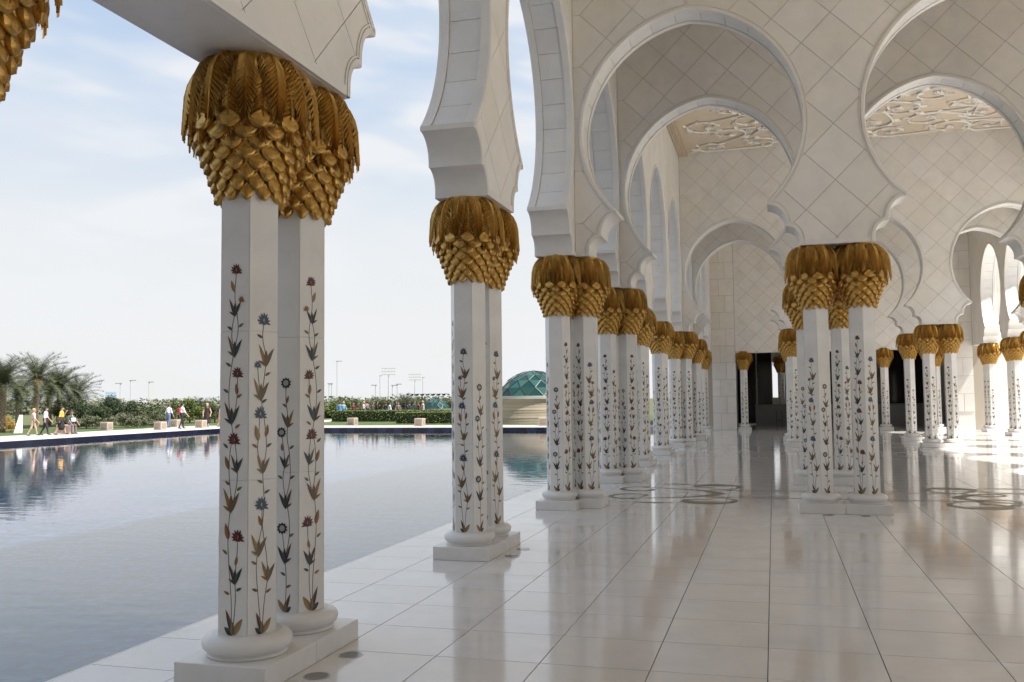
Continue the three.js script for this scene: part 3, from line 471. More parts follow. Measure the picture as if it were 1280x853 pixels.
{
  const petal = (L, W, T) => { const b = new MB(), n = 6, P = (t, s, z) => [s * W * Math.pow(Math.sin(Math.PI * Math.pow(t, 0.75)), 0.8) * (s > 0 ? 1 : 1) * (1 - 0.25 * ((Math.round(t * n) % 2))), z, L * t]; for (let i = 0; i < n; i++) { const t = i / n, e = (i + 1) / n; for (const s of [-1, 1]) { b.quad(P(t, 0, -T), P(t, s, -T * 0.4), P(e, s, -T * 0.4), P(e, 0, -T)); b.quad(P(t, s, -T * 0.4), P(t, s, 0.01), P(e, s, 0.01), P(e, s, -T * 0.4)); } } return b.geo(); };
  const lf = petal(0.42, 0.075, 0.085), sm = petal(0.24, 0.052, 0.07), y = YCEIL - 0.004, x0 = XA + 0.85, x1 = XD - 0.85, z0 = Z(7) + 0.55, z1 = z0 + 12;
  const cluster = (n, g, fan) => mergeGeometries(Array.from({ length: n }, (_, i) => plain(g).rotateY((i - (n - 1) / 2) * fan).translate(0, -0.004 * i, 0)));
  const acanthus = mergeGeometries([cluster(4, lf, 0.36), cluster(3, sm, 0.5).translate(0, 0, 0.3)]), bloom = mergeGeometries([cluster(7, sm, 0.5), plain(new THREE.SphereGeometry(0.09, 10, 6).scale(1, 0.8, 1)).translate(0, -0.05, 0)]), pairLeaf = cluster(2, sm, 0.9);
  const clampX = (v) => Math.min(x1, Math.max(x0, v)), clampZ = (v) => Math.max(z0, v); let bag = [];
  const stem = (pts, r) => { const c = new THREE.CatmullRomCurve3(pts.map(([x, z]) => new THREE.Vector3(clampX(x), 0, clampZ(z)))), N = pts.length * 5, p = []; for (let i = 0; i <= N; i++) { const q = c.getPoint(i / N); p.push([q.x, y - 0.035, q.z]); } bag.push(plain(new MB().tube(p, (t) => r * (1 - 0.4 * t), 6).geo(0.9))); return c; };
  const put = (g, x, z, a, s = 1) => { if (x >= x0 - 0.05 && x <= x1 + 0.05 && z >= z0 - 0.1 && z <= z1) bag.push(xf(plain(g), x, y, z, a, 0, 0, s)); };
  for (let j = 0; j < 8; j++) for (let i = 0; i < 8; i++) { // each scroll: a sweeping stem that winds into a spiral, side shoots, leaves and a bloom
    const cx = x0 + 0.9 + i * 1.75 + rr(-0.2, 0.2) + (j % 2) * 0.8, cz = z0 + 0.75 + j * 1.5 + rr(-0.15, 0.15), dir = (i + j) % 2 ? 1 : -1, a0 = rr(0, 6.28), R = rr(0.68, 0.88), pts = []; if (cx > x1 + 0.3) continue;
    pts.push([cx + Math.cos(a0 - dir * 0.9) * R * 2.3, cz + Math.sin(a0 - dir * 0.9) * R * 2.0]);
    for (let k = 0; k <= 12; k++) { const t = k / 12, a = a0 + dir * t * 6.4; pts.push([cx + Math.cos(a) * R * (1 - 0.75 * t), cz + Math.sin(a) * R * (1 - 0.75 * t)]); }
    const c = stem(pts, 0.04), e = pts[13]; put(bloom, clampX(e[0]), clampZ(e[1]), rr(0, 6), 0.95);
    for (const t of [0.1, 0.22, 0.34, 0.48, 0.62, 0.76]) { const p = c.getPoint(t), d = c.getTangent(t), h = Math.atan2(d.x, d.z); put(t < 0.3 ? acanthus : lf, p.x, p.z, h + dir * rr(0.5, 1.0), rr(0.6, 0.85)); if (rnd() < 0.5) put(pairLeaf, p.x, p.z, h - dir * rr(0.6, 1.1), rr(0.7, 1.0)); }
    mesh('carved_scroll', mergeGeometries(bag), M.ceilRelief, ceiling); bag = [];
  }
}
mesh('roof_parapet', new MB().box(XA - 0.55, XA - 0.2, YCEIL + 0.9, YCEIL + 1.8, -72, 13).box(XD + 0.2, XD + 0.55, YCEIL + 0.9, YCEIL + 1.8, -72, 13).geo(), M.trim, ceiling);

{ // unseen wall added behind the camera to hold back light from there
  const o = thing('added_rear_wall', 'unseen plain white wall added to keep light out of the near end', 'wall', 0, 0, 13);
  mesh('wall_slab', new MB().box(XA - 0.36, XD + 0.36, 0, YCEIL, 0, 0.6).geo(), M.wallTile[1], o);
}
{ // unseen wing added along the near pool end to shade the columns from sky
  const o = thing('added_shade_wing', 'unseen white wing added to shade the end pier columns from the sky', 'building', 0, 0, 6);
  mesh('wall_slab', new MB().box(-46, XA - 0.4, -0.3, YCEIL + 1.8, 0, 1).geo(), M.wallTile[1], o);
  mesh('cornice', new MB().box(-46, XA - 0.4, YCEIL, YCEIL + 0.4, -0.3, 0.001).geo(), M.trim, o);
}
// ---------------------------------------------------------------- end wall with the dark doorway, room behind
const endWall = thing('end_wall', 'white stone end wall with a wide dark doorway and lozenge facing above', 'wall', 0, 0, -58.3);
{
  const L = XA + 0.36, R = XD - 0.36, dl = -2.2, dr = 9.6, hd = 4.72, w = 0;
  mesh('core', new MB().box(L - 0.7, dl - 0.01, 0, YCEIL, -0.6, -0.014).box(dr + 0.01, R + 0.7, 0, YCEIL, -0.6, -0.014).box(dl - 0.01, dr + 0.01, hd + 0.01, YCEIL, -0.6, -0.014).geo(), M.wallCore, endWall);
  for (const [a, b] of [[L, dl], [dr, R]]) for (let c = 0; c < 12; c++) { const y0 = c * 1.03, y1 = Math.min(YCEIL, y0 + 1.03), m = a + (b - a) * (c % 2 ? 0.62 : 0.36); for (const [p, q] of [[a, m], [m, b]]) mesh('wall_block', new MB().box(p + 0.008, q - 0.008, y0 + 0.008, y1 - 0.008, -0.014, c === 1 ? 0.03 : 0).geo(), M.wallTile[Math.floor(rnd() * 4)], endWall); }
  const rect = [[dl + 0.02, hd], [dr - 0.02, hd], [dr - 0.02, YCEIL], [dl + 0.02, YCEIL]];
  for (const t of diamondTiles(dl, dr, (dl + dr) / 2, 1.03, hd, YCEIL, true, true)) { for (const p of clip(rect, t, 0.007)) mesh('face_tile', slab(p, -0.014, 0), M.wallTile[Math.floor(rnd() * 4)], endWall); }
  mesh('door_reveal', new MB().box(dl - 0.012, dl + 0.02, 0, hd, -0.62, 0.004).box(dr - 0.02, dr + 0.012, 0, hd, -0.62, 0.004).box(dl + 0.02, dr - 0.02, hd - 0.04, hd - 0.002, -0.62, 0.004).geo(), M.trim, endWall);
}
for (const x of [-1.72, XB, XC, 9.1]) column(0, x, -58.55, 0, Math.floor(rr(0, 6)), 'white inlaid column standing in the dark doorway of the end wall', 'columns in the doorway');
{
  const dark = M.wallTile[1], tinted = flat(0.03, 0.03, 0.032, 0.08), o = thing('vestibule', 'dark vestibule room with bronze panels seen through the end doorway', 'room', 0, 0, -58.9);
  mesh('side_wall', new MB().box(-4.3, -4.0, 0, 6, -11, -0.02).geo(), dark, o); mesh('side_wall', new MB().box(11.4, 11.7, 0, 6, -11, -0.02).geo(), dark, o);
  mesh('ceiling_panel', new MB().box(-4.3, 11.7, 5.6, 5.9, -11, -0.02).geo(), dark, o);
  mesh('back_wall', new MB().box(-4.3, -0.05, 0, 5.6, -11.3, -11).box(0.78, 11.7, 0, 5.6, -11.3, -11).box(-0.05, 0.78, 0, 1.9, -11.3, -11).box(-0.05, 0.78, 4.5, 5.6, -11.3, -11).geo(), dark, o);
  for (const [a, b] of [[-3.9, -2.6], [-2.5, -1.2], [-1.1, -0.1], [0.85, 2.1], [2.2, 3.5], [3.6, 4.9], [5.0, 6.3], [6.4, 7.7], [7.8, 9.1], [9.2, 10.5]]) mesh('glass_panel', new MB().box(a, b, 0.1, 5.3, -10.99, -10.95).geo(), tinted, o);
  mesh('parapet', new MB().box(-1.2, 9.4, 0, 1.4, -6.5, -6.2).geo(), stone(0.20, 0.20, 0.20, 0.3), o);
  mesh('parapet_rail', new MB().box(-1.25, 9.45, 1.4, 1.48, -6.56, -6.14).geo(), flat(0.18, 0.12, 0.06, 0.4), o);
  const frame = new MB(); for (const [x, y] of [[0.15, 0.15], [0.5, 0.15], [0.15, 0.75], [0.5, 0.75]]) frame.tube([[x, 0, -5.7], [x, y + 0.3, -5.7 + (y > 0.5 ? -0.15 : 0)]], 0.02, 5); frame.box(0.12, 0.53, 0.42, 0.46, -5.9, -5.5);
  mesh('standing_frame', frame.geo(), flat(0.02, 0.02, 0.02, 0.5), o);
}
{ // facade closing the court beyond the court-side columns
  const o = thing('court_facade', 'white block-built facade of the court beyond the court-side columns', 'wall', 0, 0, -62);
  const fac = stone(0.74, 0.70, 0.64, 0.5); mesh('core', new MB().box(XD + 0.7, 70, -0.1, 13.2, -0.8, -0.014).geo(), fac, o);
  for (let c = 0; c < 12; c++) for (let k = 0; k < 9; k++) mesh('wall_block', new MB().box(XD + 0.8 + k * 1.05 + (c % 2) * 0.5, XD + 0.8 + k * 1.05 + (c % 2) * 0.5 + 1.036, c * 1.03 + 0.006, c * 1.03 + 1.024, -0.013, 0.002).geo(), fac, o);
}
column(0, 0.52, -66.9, 0, 2, 'silhouetted column with dark capital inside the vestibule before the bright slit');

// ---------------------------------------------------------------- pool and ground
const PX0 = -37.4, PZ1 = -58.3, PZ0 = 34;
const blueTile = tex(1024, (u, v) => {
  const n = 64, i = Math.floor(u * n), j = Math.floor(v * n), e = Math.min(u * n - i, v * n - j) < 0.08 ? 0.8 : 1, a = fbm(u * 6, v * 6, 6, 4), h = hash(i, j + 500), k = (0.55 + 0.5 * h) * e, t = sstep(0.35, 0.65, a + (h - 0.5) * 0.3);
  return [lerp(0.22, 0.36, t) * k, lerp(0.31, 0.35, t) * k, lerp(0.43, 0.48, t) * k];
}, 6.4);
const ripple = tex(1024, (u, v) => {
  let s = 0.5, P2 = Math.PI * 2; for (const [a, b, k, p] of [[3, 9, 0.05, 0], [-2, 13, 0.05, 1.3], [5, 17, 0.04, 2.2], [-7, 23, 0.03, 4], [1, 6, 0.05, 5], [9, 31, 0.02, 1], [-4, 7, 0.04, 3]]) s += k * Math.sin(P2 * (a * u + b * v) + p + 3 * fbm(u * 4, v * 4, 4, 3));
  s += 0.35 * (fbm(u * 12, v * 40, 4 * 1, 1) - 0.5) * 0; s += 0.45 * (fbm(u * 16, v * 32, 16, 4) - 0.5); return [s, s, s];
}, 7.0, false);
const poolFloor = mesh(numbered('pool_floor'), new MB().box(PX0 - 0.1, POOL_X + 0.1, -0.75, -0.42, PZ1 - 0.1, PZ0).geo(), flat(1, 1, 1, 0.4, { map: blueTile }), scene); poolFloor.userData.kind = 'structure';
{
  const g = boxUV(new THREE.PlaneGeometry(POOL_X - PX0, PZ0 - PZ1).rotateX(-Q).translate((POOL_X + PX0) / 2, -0.035, (PZ0 + PZ1) / 2));
  const water = new THREE.MeshPhysicalMaterial({ color: 0xffffff, transmission: 1, thickness: 0, ior: 1.38, roughness: 0.0, bumpMap: ripple, bumpScale: 0.0032 }); water.color.setRGB(0.80, 0.87, 0.90);
  const w = mesh(numbered('pool_water'), g, water, scene); w.userData.kind = 'structure';
}
const pave = stone(0.46, 0.42, 0.37, 0.7), GY = 0.2;
const edge = structure('pool_edge');
mesh('near_kerb', new MB().box(POOL_X - 0.03, POOL_X + 0.003, -0.6, -0.002, FLOOR_Z1, FLOOR_Z0).geo(), M.trim, edge);
mesh('coping', new MB().box(PX0 - 0.5, PX0 - 0.01, -0.6, GY + 0.004, PZ1 - 0.5, PZ0).box(PX0 - 0.01, POOL_X + 2, -0.6, GY + 0.004, PZ1 - 0.5, PZ1 - 0.01).geo(), stone(0.62, 0.59, 0.54, 0.5), edge);
{
  const navy = [flat(0.006, 0.008, 0.022, 0.2), flat(0.014, 0.022, 0.052, 0.2), flat(0.009, 0.012, 0.03, 0.2)], g = new MB().box(0.004, 0.576, -0.4, GY - 0.03, -0.01, 0.012).geo();
  for (let k = 0; k < 48; k++) { const m = mesh('band_tile', g, navy[k % 2 ? 0 : 1 + (k % 4) / 2 * 0 + (k % 3 ? 0 : 1)], edge); m.position.set(PX0 + k * 0.58, 0, PZ1); }
  for (let k = 0; k < 60; k++) { const m = mesh('band_tile', g, navy[(k * 7) % 5 ? 0 : 2], edge); m.position.set(PX0, 0, PZ1 + 0.6 + k * 0.58); m.rotation.y = Q; m.position.x -= 0.0; m.position.z += 0.58; }
}
const grassMat = (() => { const t = tex(512, (u, v) => { const a = fbm(u * 12, v * 12, 12, 5), b = hash(u * 512, v * 512); const m = 0.7 + 0.35 * (a - 0.5) + 0.25 * (b - 0.5); return [m * 0.93, m, m * 0.8]; }, 5); const m = flat(0.125, 0.165, 0.055, 0.95, { map: t }); return m; })();
{
  const s = new THREE.Shape([[-900, -900], [900, -900], [900, 900], [-900, 900]].map(([x, y]) => new THREE.Vector2(x, y)));
  s.holes.push(new THREE.Path([[PX0 - 0.4, -PZ0 + 0.1], [40, -PZ0 + 0.1], [40, -PZ1 + 20], [POOL_X + 1.6, -PZ1 + 20], [POOL_X + 1.6, -PZ1 + 0.4], [PX0 - 0.4, -PZ1 + 0.4]].map(([x, y]) => new THREE.Vector2(x, y))));
  const gr = mesh(numbered('ground'), boxUV(new THREE.ShapeGeometry(s).rotateX(-Q).translate(0, GY - 0.008, 0)), flat(0.20, 0.19, 0.09, 0.95, { map: grassMat.map }), scene); gr.userData.kind = 'structure';
  const pth = mesh(numbered('path'), new MB().box(PX0 - 5.6, PX0 - 0.5, -0.1, GY, PZ1 - 4.6, PZ0).box(PX0 - 0.5, POOL_X - 0.2, -0.1, GY, PZ1 - 4.6, PZ1 - 0.5).box(PX0 - 3.5, PX0 + 0.4, -0.1, GY, PZ1 - 30, PZ1 - 4.6).geo(), pave, scene); pth.userData.kind = 'structure';
  const lawn = mesh(numbered('lawn'), new MB().box(PX0 + 0.4, POOL_X - 0.2, -0.1, GY - 0.001, PZ1 - 34, PZ1 - 4.6).box(PX0 - 14, PX0 - 5.6, -0.1, GY - 0.001, PZ1 - 30, PZ0).geo(), grassMat, scene); lawn.userData.kind = 'structure';
  const court = mesh(numbered('courtyard'), new MB().box(30, 160, -0.4, -0.004, -90, 60).geo(), stone(0.88, 0.86, 0.82, 0.4), scene); court.userData.kind = 'structure';
  const back = mesh(numbered('plaza'), new MB().box(POOL_X, 160, -0.4, -0.004, FLOOR_Z0 + 0.01, 60).geo(), stone(0.88, 0.86, 0.82, 0.4), scene); back.userData.kind = 'structure';
}
console.log('arcade done');
// ---------------------------------------------------------------- garden beyond the pool
const polar = (deg, d) => [Math.sin(deg * Math.PI / 180) * d, -Math.cos(deg * Math.PI / 180) * d];
const vflat = (rough = 0.8, o = {}) => flat(1, 1, 1, rough, { vertexColors: true, ...o });
const leafMat = (r, g, b) => { const m = new THREE.MeshPhysicalMaterial({ roughness: 0.75, vertexColors: true, side: THREE.DoubleSide }); m.color.setRGB(r, g, b); return m; };
const LEAF = { dark: leafMat(0.042, 0.062, 0.026), mid: leafMat(0.075, 0.092, 0.042), olive: leafMat(0.105, 0.115, 0.055), bright: leafMat(0.10, 0.135, 0.03), grey: leafMat(0.13, 0.14, 0.085), yellow: leafMat(0.42, 0.27, 0.07), palm: leafMat(0.058, 0.072, 0.032), palm2: leafMat(0.076, 0.088, 0.043), far: leafMat(0.135, 0.145, 0.10) };  // far is paled: distance haze is put into its leaf colour
const bark = flat(0.16, 0.115, 0.075, 0.9);
function leafCloud(b, cx, cy, cz, rx, ry, rz, n, size) { // leaf-sized faces spread through a clump
  for (let i = 0; i < n; i++) {
    const a = rr(0, 6.283), v = rr(-1, 1), q = Math.sqrt(1 - v * v), r = Math.pow(rnd(), 0.42), x = cx + Math.cos(a) * q * r * rx, y = cy + v * r * ry, z = cz + Math.sin(a) * q * r * rz;
    const u = new THREE.Vector3(rr(-1, 1), rr(-0.5, 0.8), rr(-1, 1)).normalize(), w = new THREE.Vector3(rr(-1, 1), rr(-1, 1), rr(-1, 1)).cross(u).normalize(), s = size * rr(0.6, 1.4), t = rr(0.6, 1.35);
    b.color(t, t * rr(0.95, 1.05), t * rr(0.75, 1.1));
    b.quad([x - u.x * s, y - u.y * s, z - u.z * s], [x + w.x * s * 0.5, y + w.y * s * 0.5, z + w.z * s * 0.5], [x + u.x * s, y + u.y * s, z + u.z * s], [x - w.x * s * 0.5, y - w.y * s * 0.5, z - w.z * s * 0.5]);
  }
}
const shrubShapes = [0, 1, 2, 3].map((k) => { // unit shrub: about 1 high, 1.3 wide
  const b = new MB(), t = new MB(); t.tube([[0, -0.05, 0], [0.02, 0.25, 0.01], [0.03, 0.45, 0]], (q) => 0.035 - 0.018 * q, 6);
  for (let i = 0; i < 10; i++) { const a = i * 2.4 + k, r = rr(0.15, 0.52), x = Math.cos(a) * r, z = Math.sin(a) * r, y = rr(0.34, 0.80) * (1 - r * 0.35); t.tube([[0.02, 0.28, 0], [x * 0.5, y * 0.75, z * 0.5], [x, y, z]], (q) => 0.016 - 0.010 * q, 5); leafCloud(b, x, y, z, rr(0.13, 0.28), rr(0.10, 0.24), rr(0.13, 0.28), 330, 0.030); }
  leafCloud(b, 0, 0.25, 0, 0.5, 0.22, 0.5, 420, 0.032);
  return [b.geo(), t.geo(0.8)];
});
function shrub(deg, d, h, w, mat, label, group, name = 'shrub') {
  const [x, z] = polar(deg, d), [c, t] = shrubShapes[Math.floor(rnd() * 4)], o = thing(name, label, name === 'shrub' ? 'shrub' : 'tree', x, GY - 0.03, z, rr(0, 6.28), group);
  const m = mesh('crown', c, mat, o), k = mesh('trunk', t, bark, o); m.scale.set(w / 1.3, h, w / 1.3); k.scale.copy(m.scale); return o;
}
for (const [deg, d, h, w] of [[-41.1, 82, 2.5, 3.2], [-40.3, 84, 2.2, 3.4], [-39.7, 82, 1.9, 2.4], [-39.15, 85, 2.9, 2.6], [-38.15, 83, 2.6, 2.8], [-37.6, 84, 2.15, 2.6]]) shrub(deg, d, h, w, LEAF.dark, 'dark green spreading shrub tree behind the path across the pool', 'dark shrub trees across the pool', 'shrub_tree');
for (const [deg, d, h, w] of [[-36.7, 80, 1.9, 3.0], [-36.1, 82, 1.7, 3.0], [-37.1, 84, 2.0, 3.4], [-35.6, 86, 1.9, 3.2], [-34.0, 88, 2.2, 3.0], [-33.4, 87, 2.0, 2.6]]) shrub(deg, d, h, w, LEAF.mid, 'mid green bushy shrub behind the walkers across the pool', 'green shrubs across the pool');
for (const [deg, d, h, w] of [[-40.2, 74, 1.15, 2.6], [-39.2, 75, 1.0, 2.2], [-38.2, 76, 1.3, 2.2], [-37.6, 75, 1.1, 2.0], [-36.6, 77, 1.0, 2.2], [-41.2, 73, 1.1, 2.2]]) shrub(deg, d, h, w, LEAF.grey, 'low grey-green shrub at the lawn edge across the pool', 'low grey shrubs across the pool');
shrub(-34.75, 86, 2.75, 3.4, LEAF.bright, 'bright yellow-green round tree behind the woman in black', null, 'garden_tree');
shrub(-43.95, 68.5, 1.3, 1.0, LEAF.yellow, 'straw-yellow clump at the foot of the thick palm trunk');
for (const [deg, d, h, w] of [[-27.0, 98, 2.5, 3.6], [-26.0, 100, 2.35, 3.0]]) shrub(deg, d, h, w, LEAF.bright, 'yellow-green bush behind the clipped hedge', 'bushes behind the hedge');
for (const [deg, d, h, w] of [[-25.2, 118, 2.3, 4.2], [-23.9, 120, 2.2, 4.0], [-22.9, 122, 2.3, 4.4], [-21.6, 120, 2.4, 4.2], [-20.6, 122, 2.2, 4.2], [-19.7, 120, 2.4, 4]]) shrub(deg, d, h, w, LEAF.olive, 'olive-green bush behind the crowd of visitors', 'olive bushes behind the crowd');
{ // far belt of trees that reads as one mass
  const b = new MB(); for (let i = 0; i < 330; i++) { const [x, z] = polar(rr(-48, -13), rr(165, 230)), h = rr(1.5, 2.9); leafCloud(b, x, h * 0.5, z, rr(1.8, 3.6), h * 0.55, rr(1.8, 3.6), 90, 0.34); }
  const m = mesh(numbered('far_trees'), b.geo(), LEAF.far, scene); m.userData.kind = 'stuff'; tag(m, 'low belt of trees along the horizon, green paled to stand for haze', 'trees');
}
// date palms
function palmShapes(n, len, up) {
  const b = new MB();
  for (let i = 0; i < n; i++) {
    const a = i * 2.399 + rr(-0.2, 0.2), q = i / n, el = lerp(1.38, -0.32, Math.pow(q, up)) + rr(-0.1, 0.1), L = len * rr(0.85, 1.1), pts = [], N = 9; let x = 0, y = 0, e = el;
    for (let k = 0; k <= N; k++) { pts.push([x, y]); x += Math.cos(e) * L / N; y += Math.sin(e) * L / N; e -= (0.075 + 0.10 * (k / N)) * (1.0 + 0.25 * Math.cos(el)); }
    const P = (t, s, dy = 0) => { const f = Math.min(N - 0.001, t * N), k = Math.floor(f), u = f - k, r = lerp(pts[k][0], pts[k + 1][0], u), h = lerp(pts[k][1], pts[k + 1][1], u) + dy; return [Math.cos(a) * r - Math.sin(a) * s, h, Math.sin(a) * r + Math.cos(a) * s]; };
    b.color(1.25, 1.15, 0.8); for (let k = 0; k < 6; k++) b.quad(P(k / 6, -0.018), P(k / 6, 0.018), P((k + 1) / 6, 0.012), P((k + 1) / 6, -0.012));
    const M2 = 40; for (let k = 2; k < M2; k++) for (const s of [-1, 1]) { const t = k / M2, w = 0.46 * (0.35 + 0.65 * Math.sin(Math.PI * Math.min(1, t * 0.95 + 0.06))) * rr(0.85, 1.1), v = rr(0.6, 1.35); b.color(v, v, v * rr(0.8, 1.1)); const te = Math.min(1, t + 0.11), rise = rr(0.0, 0.24); b.tri(P(t - 0.006, 0), P(t + 0.007, 0), P(te, s * w, rise)); }
  }
  return b.geo();
}
const palmCrowns = [palmShapes(62, 2.5, 1.2), palmShapes(56, 2.6, 1.1), palmShapes(22, 2.0, 2.2)];
function palmTrunk(h, r) { // stubs of old fronds in a spiral round the stem
  const b = new MB(), core = new MB().tube([[0, -0.1, 0], [0, h, 0]], r * 0.85, 10).geo(0.9);
  for (let y = 0, k = 0; y < h; y += 0.018, k++) { const a = k * 2.399, c = Math.cos(a), s = Math.sin(a), w = 0.085, R0 = r * 0.8, R1 = r * 1.08; const A = [c * R0 - s * w, y, s * R0 + c * w], B = [c * R0 + s * w, y, s * R0 - c * w], T = [c * R1, y + 0.13, s * R1], D = [c * R0, y + 0.16, s * R0]; b.tri(A, B, T); b.tri(B, D, T); b.tri(D, A, T); }
  return [core, b.geo()];
}
const trunkTall = palmTrunk(3.1, 0.22), trunkShort = palmTrunk(0.7, 0.25), stubMat = flat(0.26, 0.21, 0.155, 0.9);
function palm(deg, d, kind, s, trunk, lift, label, group) {
  const [x, z] = polar(deg, d), o = thing('date_palm', label, 'palm', x, GY, z, rr(0, 6.28), group), H = trunk === trunkTall ? 3.1 : 0.7;
  const c = mesh('crown', palmCrowns[kind], kind === 1 ? LEAF.palm2 : LEAF.palm, o); c.position.y = H * lift; c.scale.setScalar(s);
  const t = mesh('trunk', trunk[0], bark, o), u = mesh('frond_stubs', trunk[1], stubMat, o); t.scale.y = u.scale.y = lift; u.userData.kind = 'stuff'; return o;
}
palm(-44.35, 69.2, 0, 1.0, trunkTall, 1.02, 'date palm with thick scaly trunk, beside the white board across the pool');
palm(-42.75, 79, 1, 1.05, trunkTall, 1.15, 'tall date palm with orange fruit standing behind the white board');
for (const [deg, d, k, s, l] of [[-41.6, 83, 0, 1.05, 0.95], [-40.75, 86, 1, 1.05, 0.72], [-43.6, 84, 0, 1.0, 0.7], [-42.1, 88, 1, 1.0, 0.85]]) palm(deg, d, k, s, trunkTall, l, 'date palm in the dense clump behind the strolling women', 'date palms across the pool');
for (const [deg, d, s] of [[-25.35, 106, 0.95], [-23.75, 106, 0.95], [-22.3, 104, 1.1], [-34.2, 98, 1.0], [-26.5, 112, 0.9], [-21.3, 112, 0.9]]) palm(deg, d, 2, s, trunkShort, 1, 'short young palm with upright fronds behind the hedges', 'young palms');
{ const o = thing('fruit_bunch', 'orange bunch of dates hanging in the tall palm', 'dates', ...(() => { const [x, z] = polar(-42.7, 78.4); return [x, 3.6, z]; })()); const b = new MB(); for (let i = 0; i < 60; i++) { const x = rr(-0.22, 0.22), y = rr(-0.35, 0.2), z = rr(-0.2, 0.2); b.box(x, x + 0.07, y, y + 0.09, z, z + 0.07); } mesh('dates', b.geo(), flat(0.42, 0.16, 0.03, 0.6), o).userData.kind = 'stuff'; mesh('stalk', new MB().tube([[0, 0.15, 0], [-0.1, 0.5, 0], [-0.15, 0.75, 0]], 0.03, 5).geo(), bark, o); }
// clipped hedges
function hedge(x0, x1, z0, z1, h, label) {
  const o = thing('hedge', label, 'hedge', x0, GY, z0), b = new MB(), W = x1 - x0, D = z1 - z0, n = Math.round((W * h + Math.abs(D) * h + W * Math.abs(D)) * 190);
  for (let i = 0; i < n; i++) { const f = rnd() * (W * h * 2 + W * Math.abs(D)), top = f > W * h * 2; leafCloud(b, rr(0, W), top ? h + rr(-0.04, 0.03) : rr(0, h), top ? rr(D, 0) : (f < W * h ? rr(-0.05, 0.03) : D), 0.03, 0.03, 0.03, 1, 0.055); }
  for (let i = 0; i < 400; i++) leafCloud(b, i % 2 ? 0 : W, rr(0, h), rr(D, 0), 0.04, 0.04, 0.04, 1, 0.055);
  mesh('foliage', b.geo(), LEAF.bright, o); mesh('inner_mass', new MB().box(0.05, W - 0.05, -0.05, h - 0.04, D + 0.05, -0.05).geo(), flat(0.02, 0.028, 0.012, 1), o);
}
hedge(-36.9, -21, -73.4, -75.6, 0.92, 'long clipped hedge in front of the crowd of visitors'); hedge(-28.3, -19.5, -67.2, -69.2, 0.86, 'clipped hedge with a stone cube before it, nearer the water'); hedge(-45.5, -40, -88, -89.5, 0.95, 'short far hedge beside the yellow-green bushes');
// stone cubes
{
  const st = stone(0.46, 0.385, 0.315, 0.8), pn = stone(0.34, 0.265, 0.21, 0.85);
  const make = () => { const o = new THREE.Group(); o.name = 'stone_cube'; mesh('block', boxUV(new RoundedBoxGeometry(0.68, 0.62, 0.68, 2, 0.02)), st, o).position.y = 0.31; for (let k = 0; k < 4; k++) { const m = mesh('carved_panel', new MB().box(-0.24, 0.24, 0.1, 0.52, 0.336, 0.346).box(-0.15, 0.15, 0.18, 0.44, 0.346, 0.354).geo(), pn, o); m.rotation.y = k * Q; } return o; };
  const base = make(), L = [[-41.0, -47.0, 'pinkish stone cube that the man in green sits on'], [-43.7, -53.6, 'pinkish stone cube standing alone before the dark shrubs'], [-39.9, -54.2, 'pinkish stone cube beside the man with the red bag'], [-39.6, -58.4, 'pinkish stone cube in front of the woman in black'], [-43.2, -60.5, 'small stone cube behind the walkers, half hidden'], [-30.2, -63.6, 'stone cube in front of the long hedge'], [-23.8, -60.9, 'grey stone cube at the water edge before the nearer hedge'], [-15.0, -61.2, 'grey stone cube at the foot of the dome wall'], [-42.1, -47.8, 'pale stone cube behind the sitting man']];
  for (const [x, z, l] of L) { const c = base.clone(); c.name = numbered('stone_cube'); c.position.set(x, GY, z); c.rotation.y = rr(-0.1, 0.1); c.scale.setScalar(0.88); scene.add(c); tag(c, l, 'stone block'); }
}
// glass domes
const glassMat = [[0.008, 0.042, 0.034], [0.013, 0.062, 0.05], [0.007, 0.032, 0.028], [0.018, 0.08, 0.066]].map(([r, g, b]) => flat(r, g, b, 0.06, { metalness: 0 }));
function glassDome(x, y, z, R, H, label, turn) {
  const o = thing('glass_dome', label, 'dome', x, y, z, turn), n = 14, m = 5, rs = (R * R + H * H) / (2 * H), am = Math.asin(R / rs), P = (i, j, k = 0) => { const f = am * (1 - j / m), a = (i + j / 2) / n * 6.283; return [(rs + k) * Math.sin(f) * Math.cos(a), (rs + k) * Math.cos(f) - rs + H, (rs + k) * Math.sin(f) * Math.sin(a)]; };
  for (let j = 0; j < m - 1; j++) for (let i = 0; i < n; i++) { const c = [P(i, j), P(i + 1, j), P(i + 0.0, j + 1), P(i - 1 + 0.0, j + 1)]; mesh('pane', new MB().tri(c[0], c[1], c[2]).geo(), glassMat[Math.floor(rnd() * 4)], o); mesh('pane', new MB().tri(c[0], c[2], c[3]).geo(), glassMat[Math.floor(rnd() * 4)], o); }
  for (let i = 0; i < n; i++) mesh('pane', new MB().tri(P(i, m - 1), P(i + 1, m - 1), P(0, m)).geo(), glassMat[i % 4], o);
  const b = new MB(); for (let j = 0; j < m - 1; j++) for (let i = 0; i < n; i++) { b.tube([P(i, j, 0.01), P(i, j + 1, 0.01)], 0.036, 4); b.tube([P(i + 1, j, 0.01), P(i, j + 1, 0.01)], 0.036, 4); }
  for (let i = 0; i < n; i++) b.tube([P(i, m - 1, 0.01), P(i, m, 0.01)], 0.026, 4);
  mesh('lattice_frame', b.geo(), flat(0.02, 0.03, 0.03, 0.5), o);
  mesh('base_ring', boxUV(new THREE.CylinderGeometry(R + 0.15, R + 0.15, 0.14, 40, 1, true).translate(0, -0.05, 0)), flat(0.30, 0.32, 0.30, 0.5), o); return o;
}
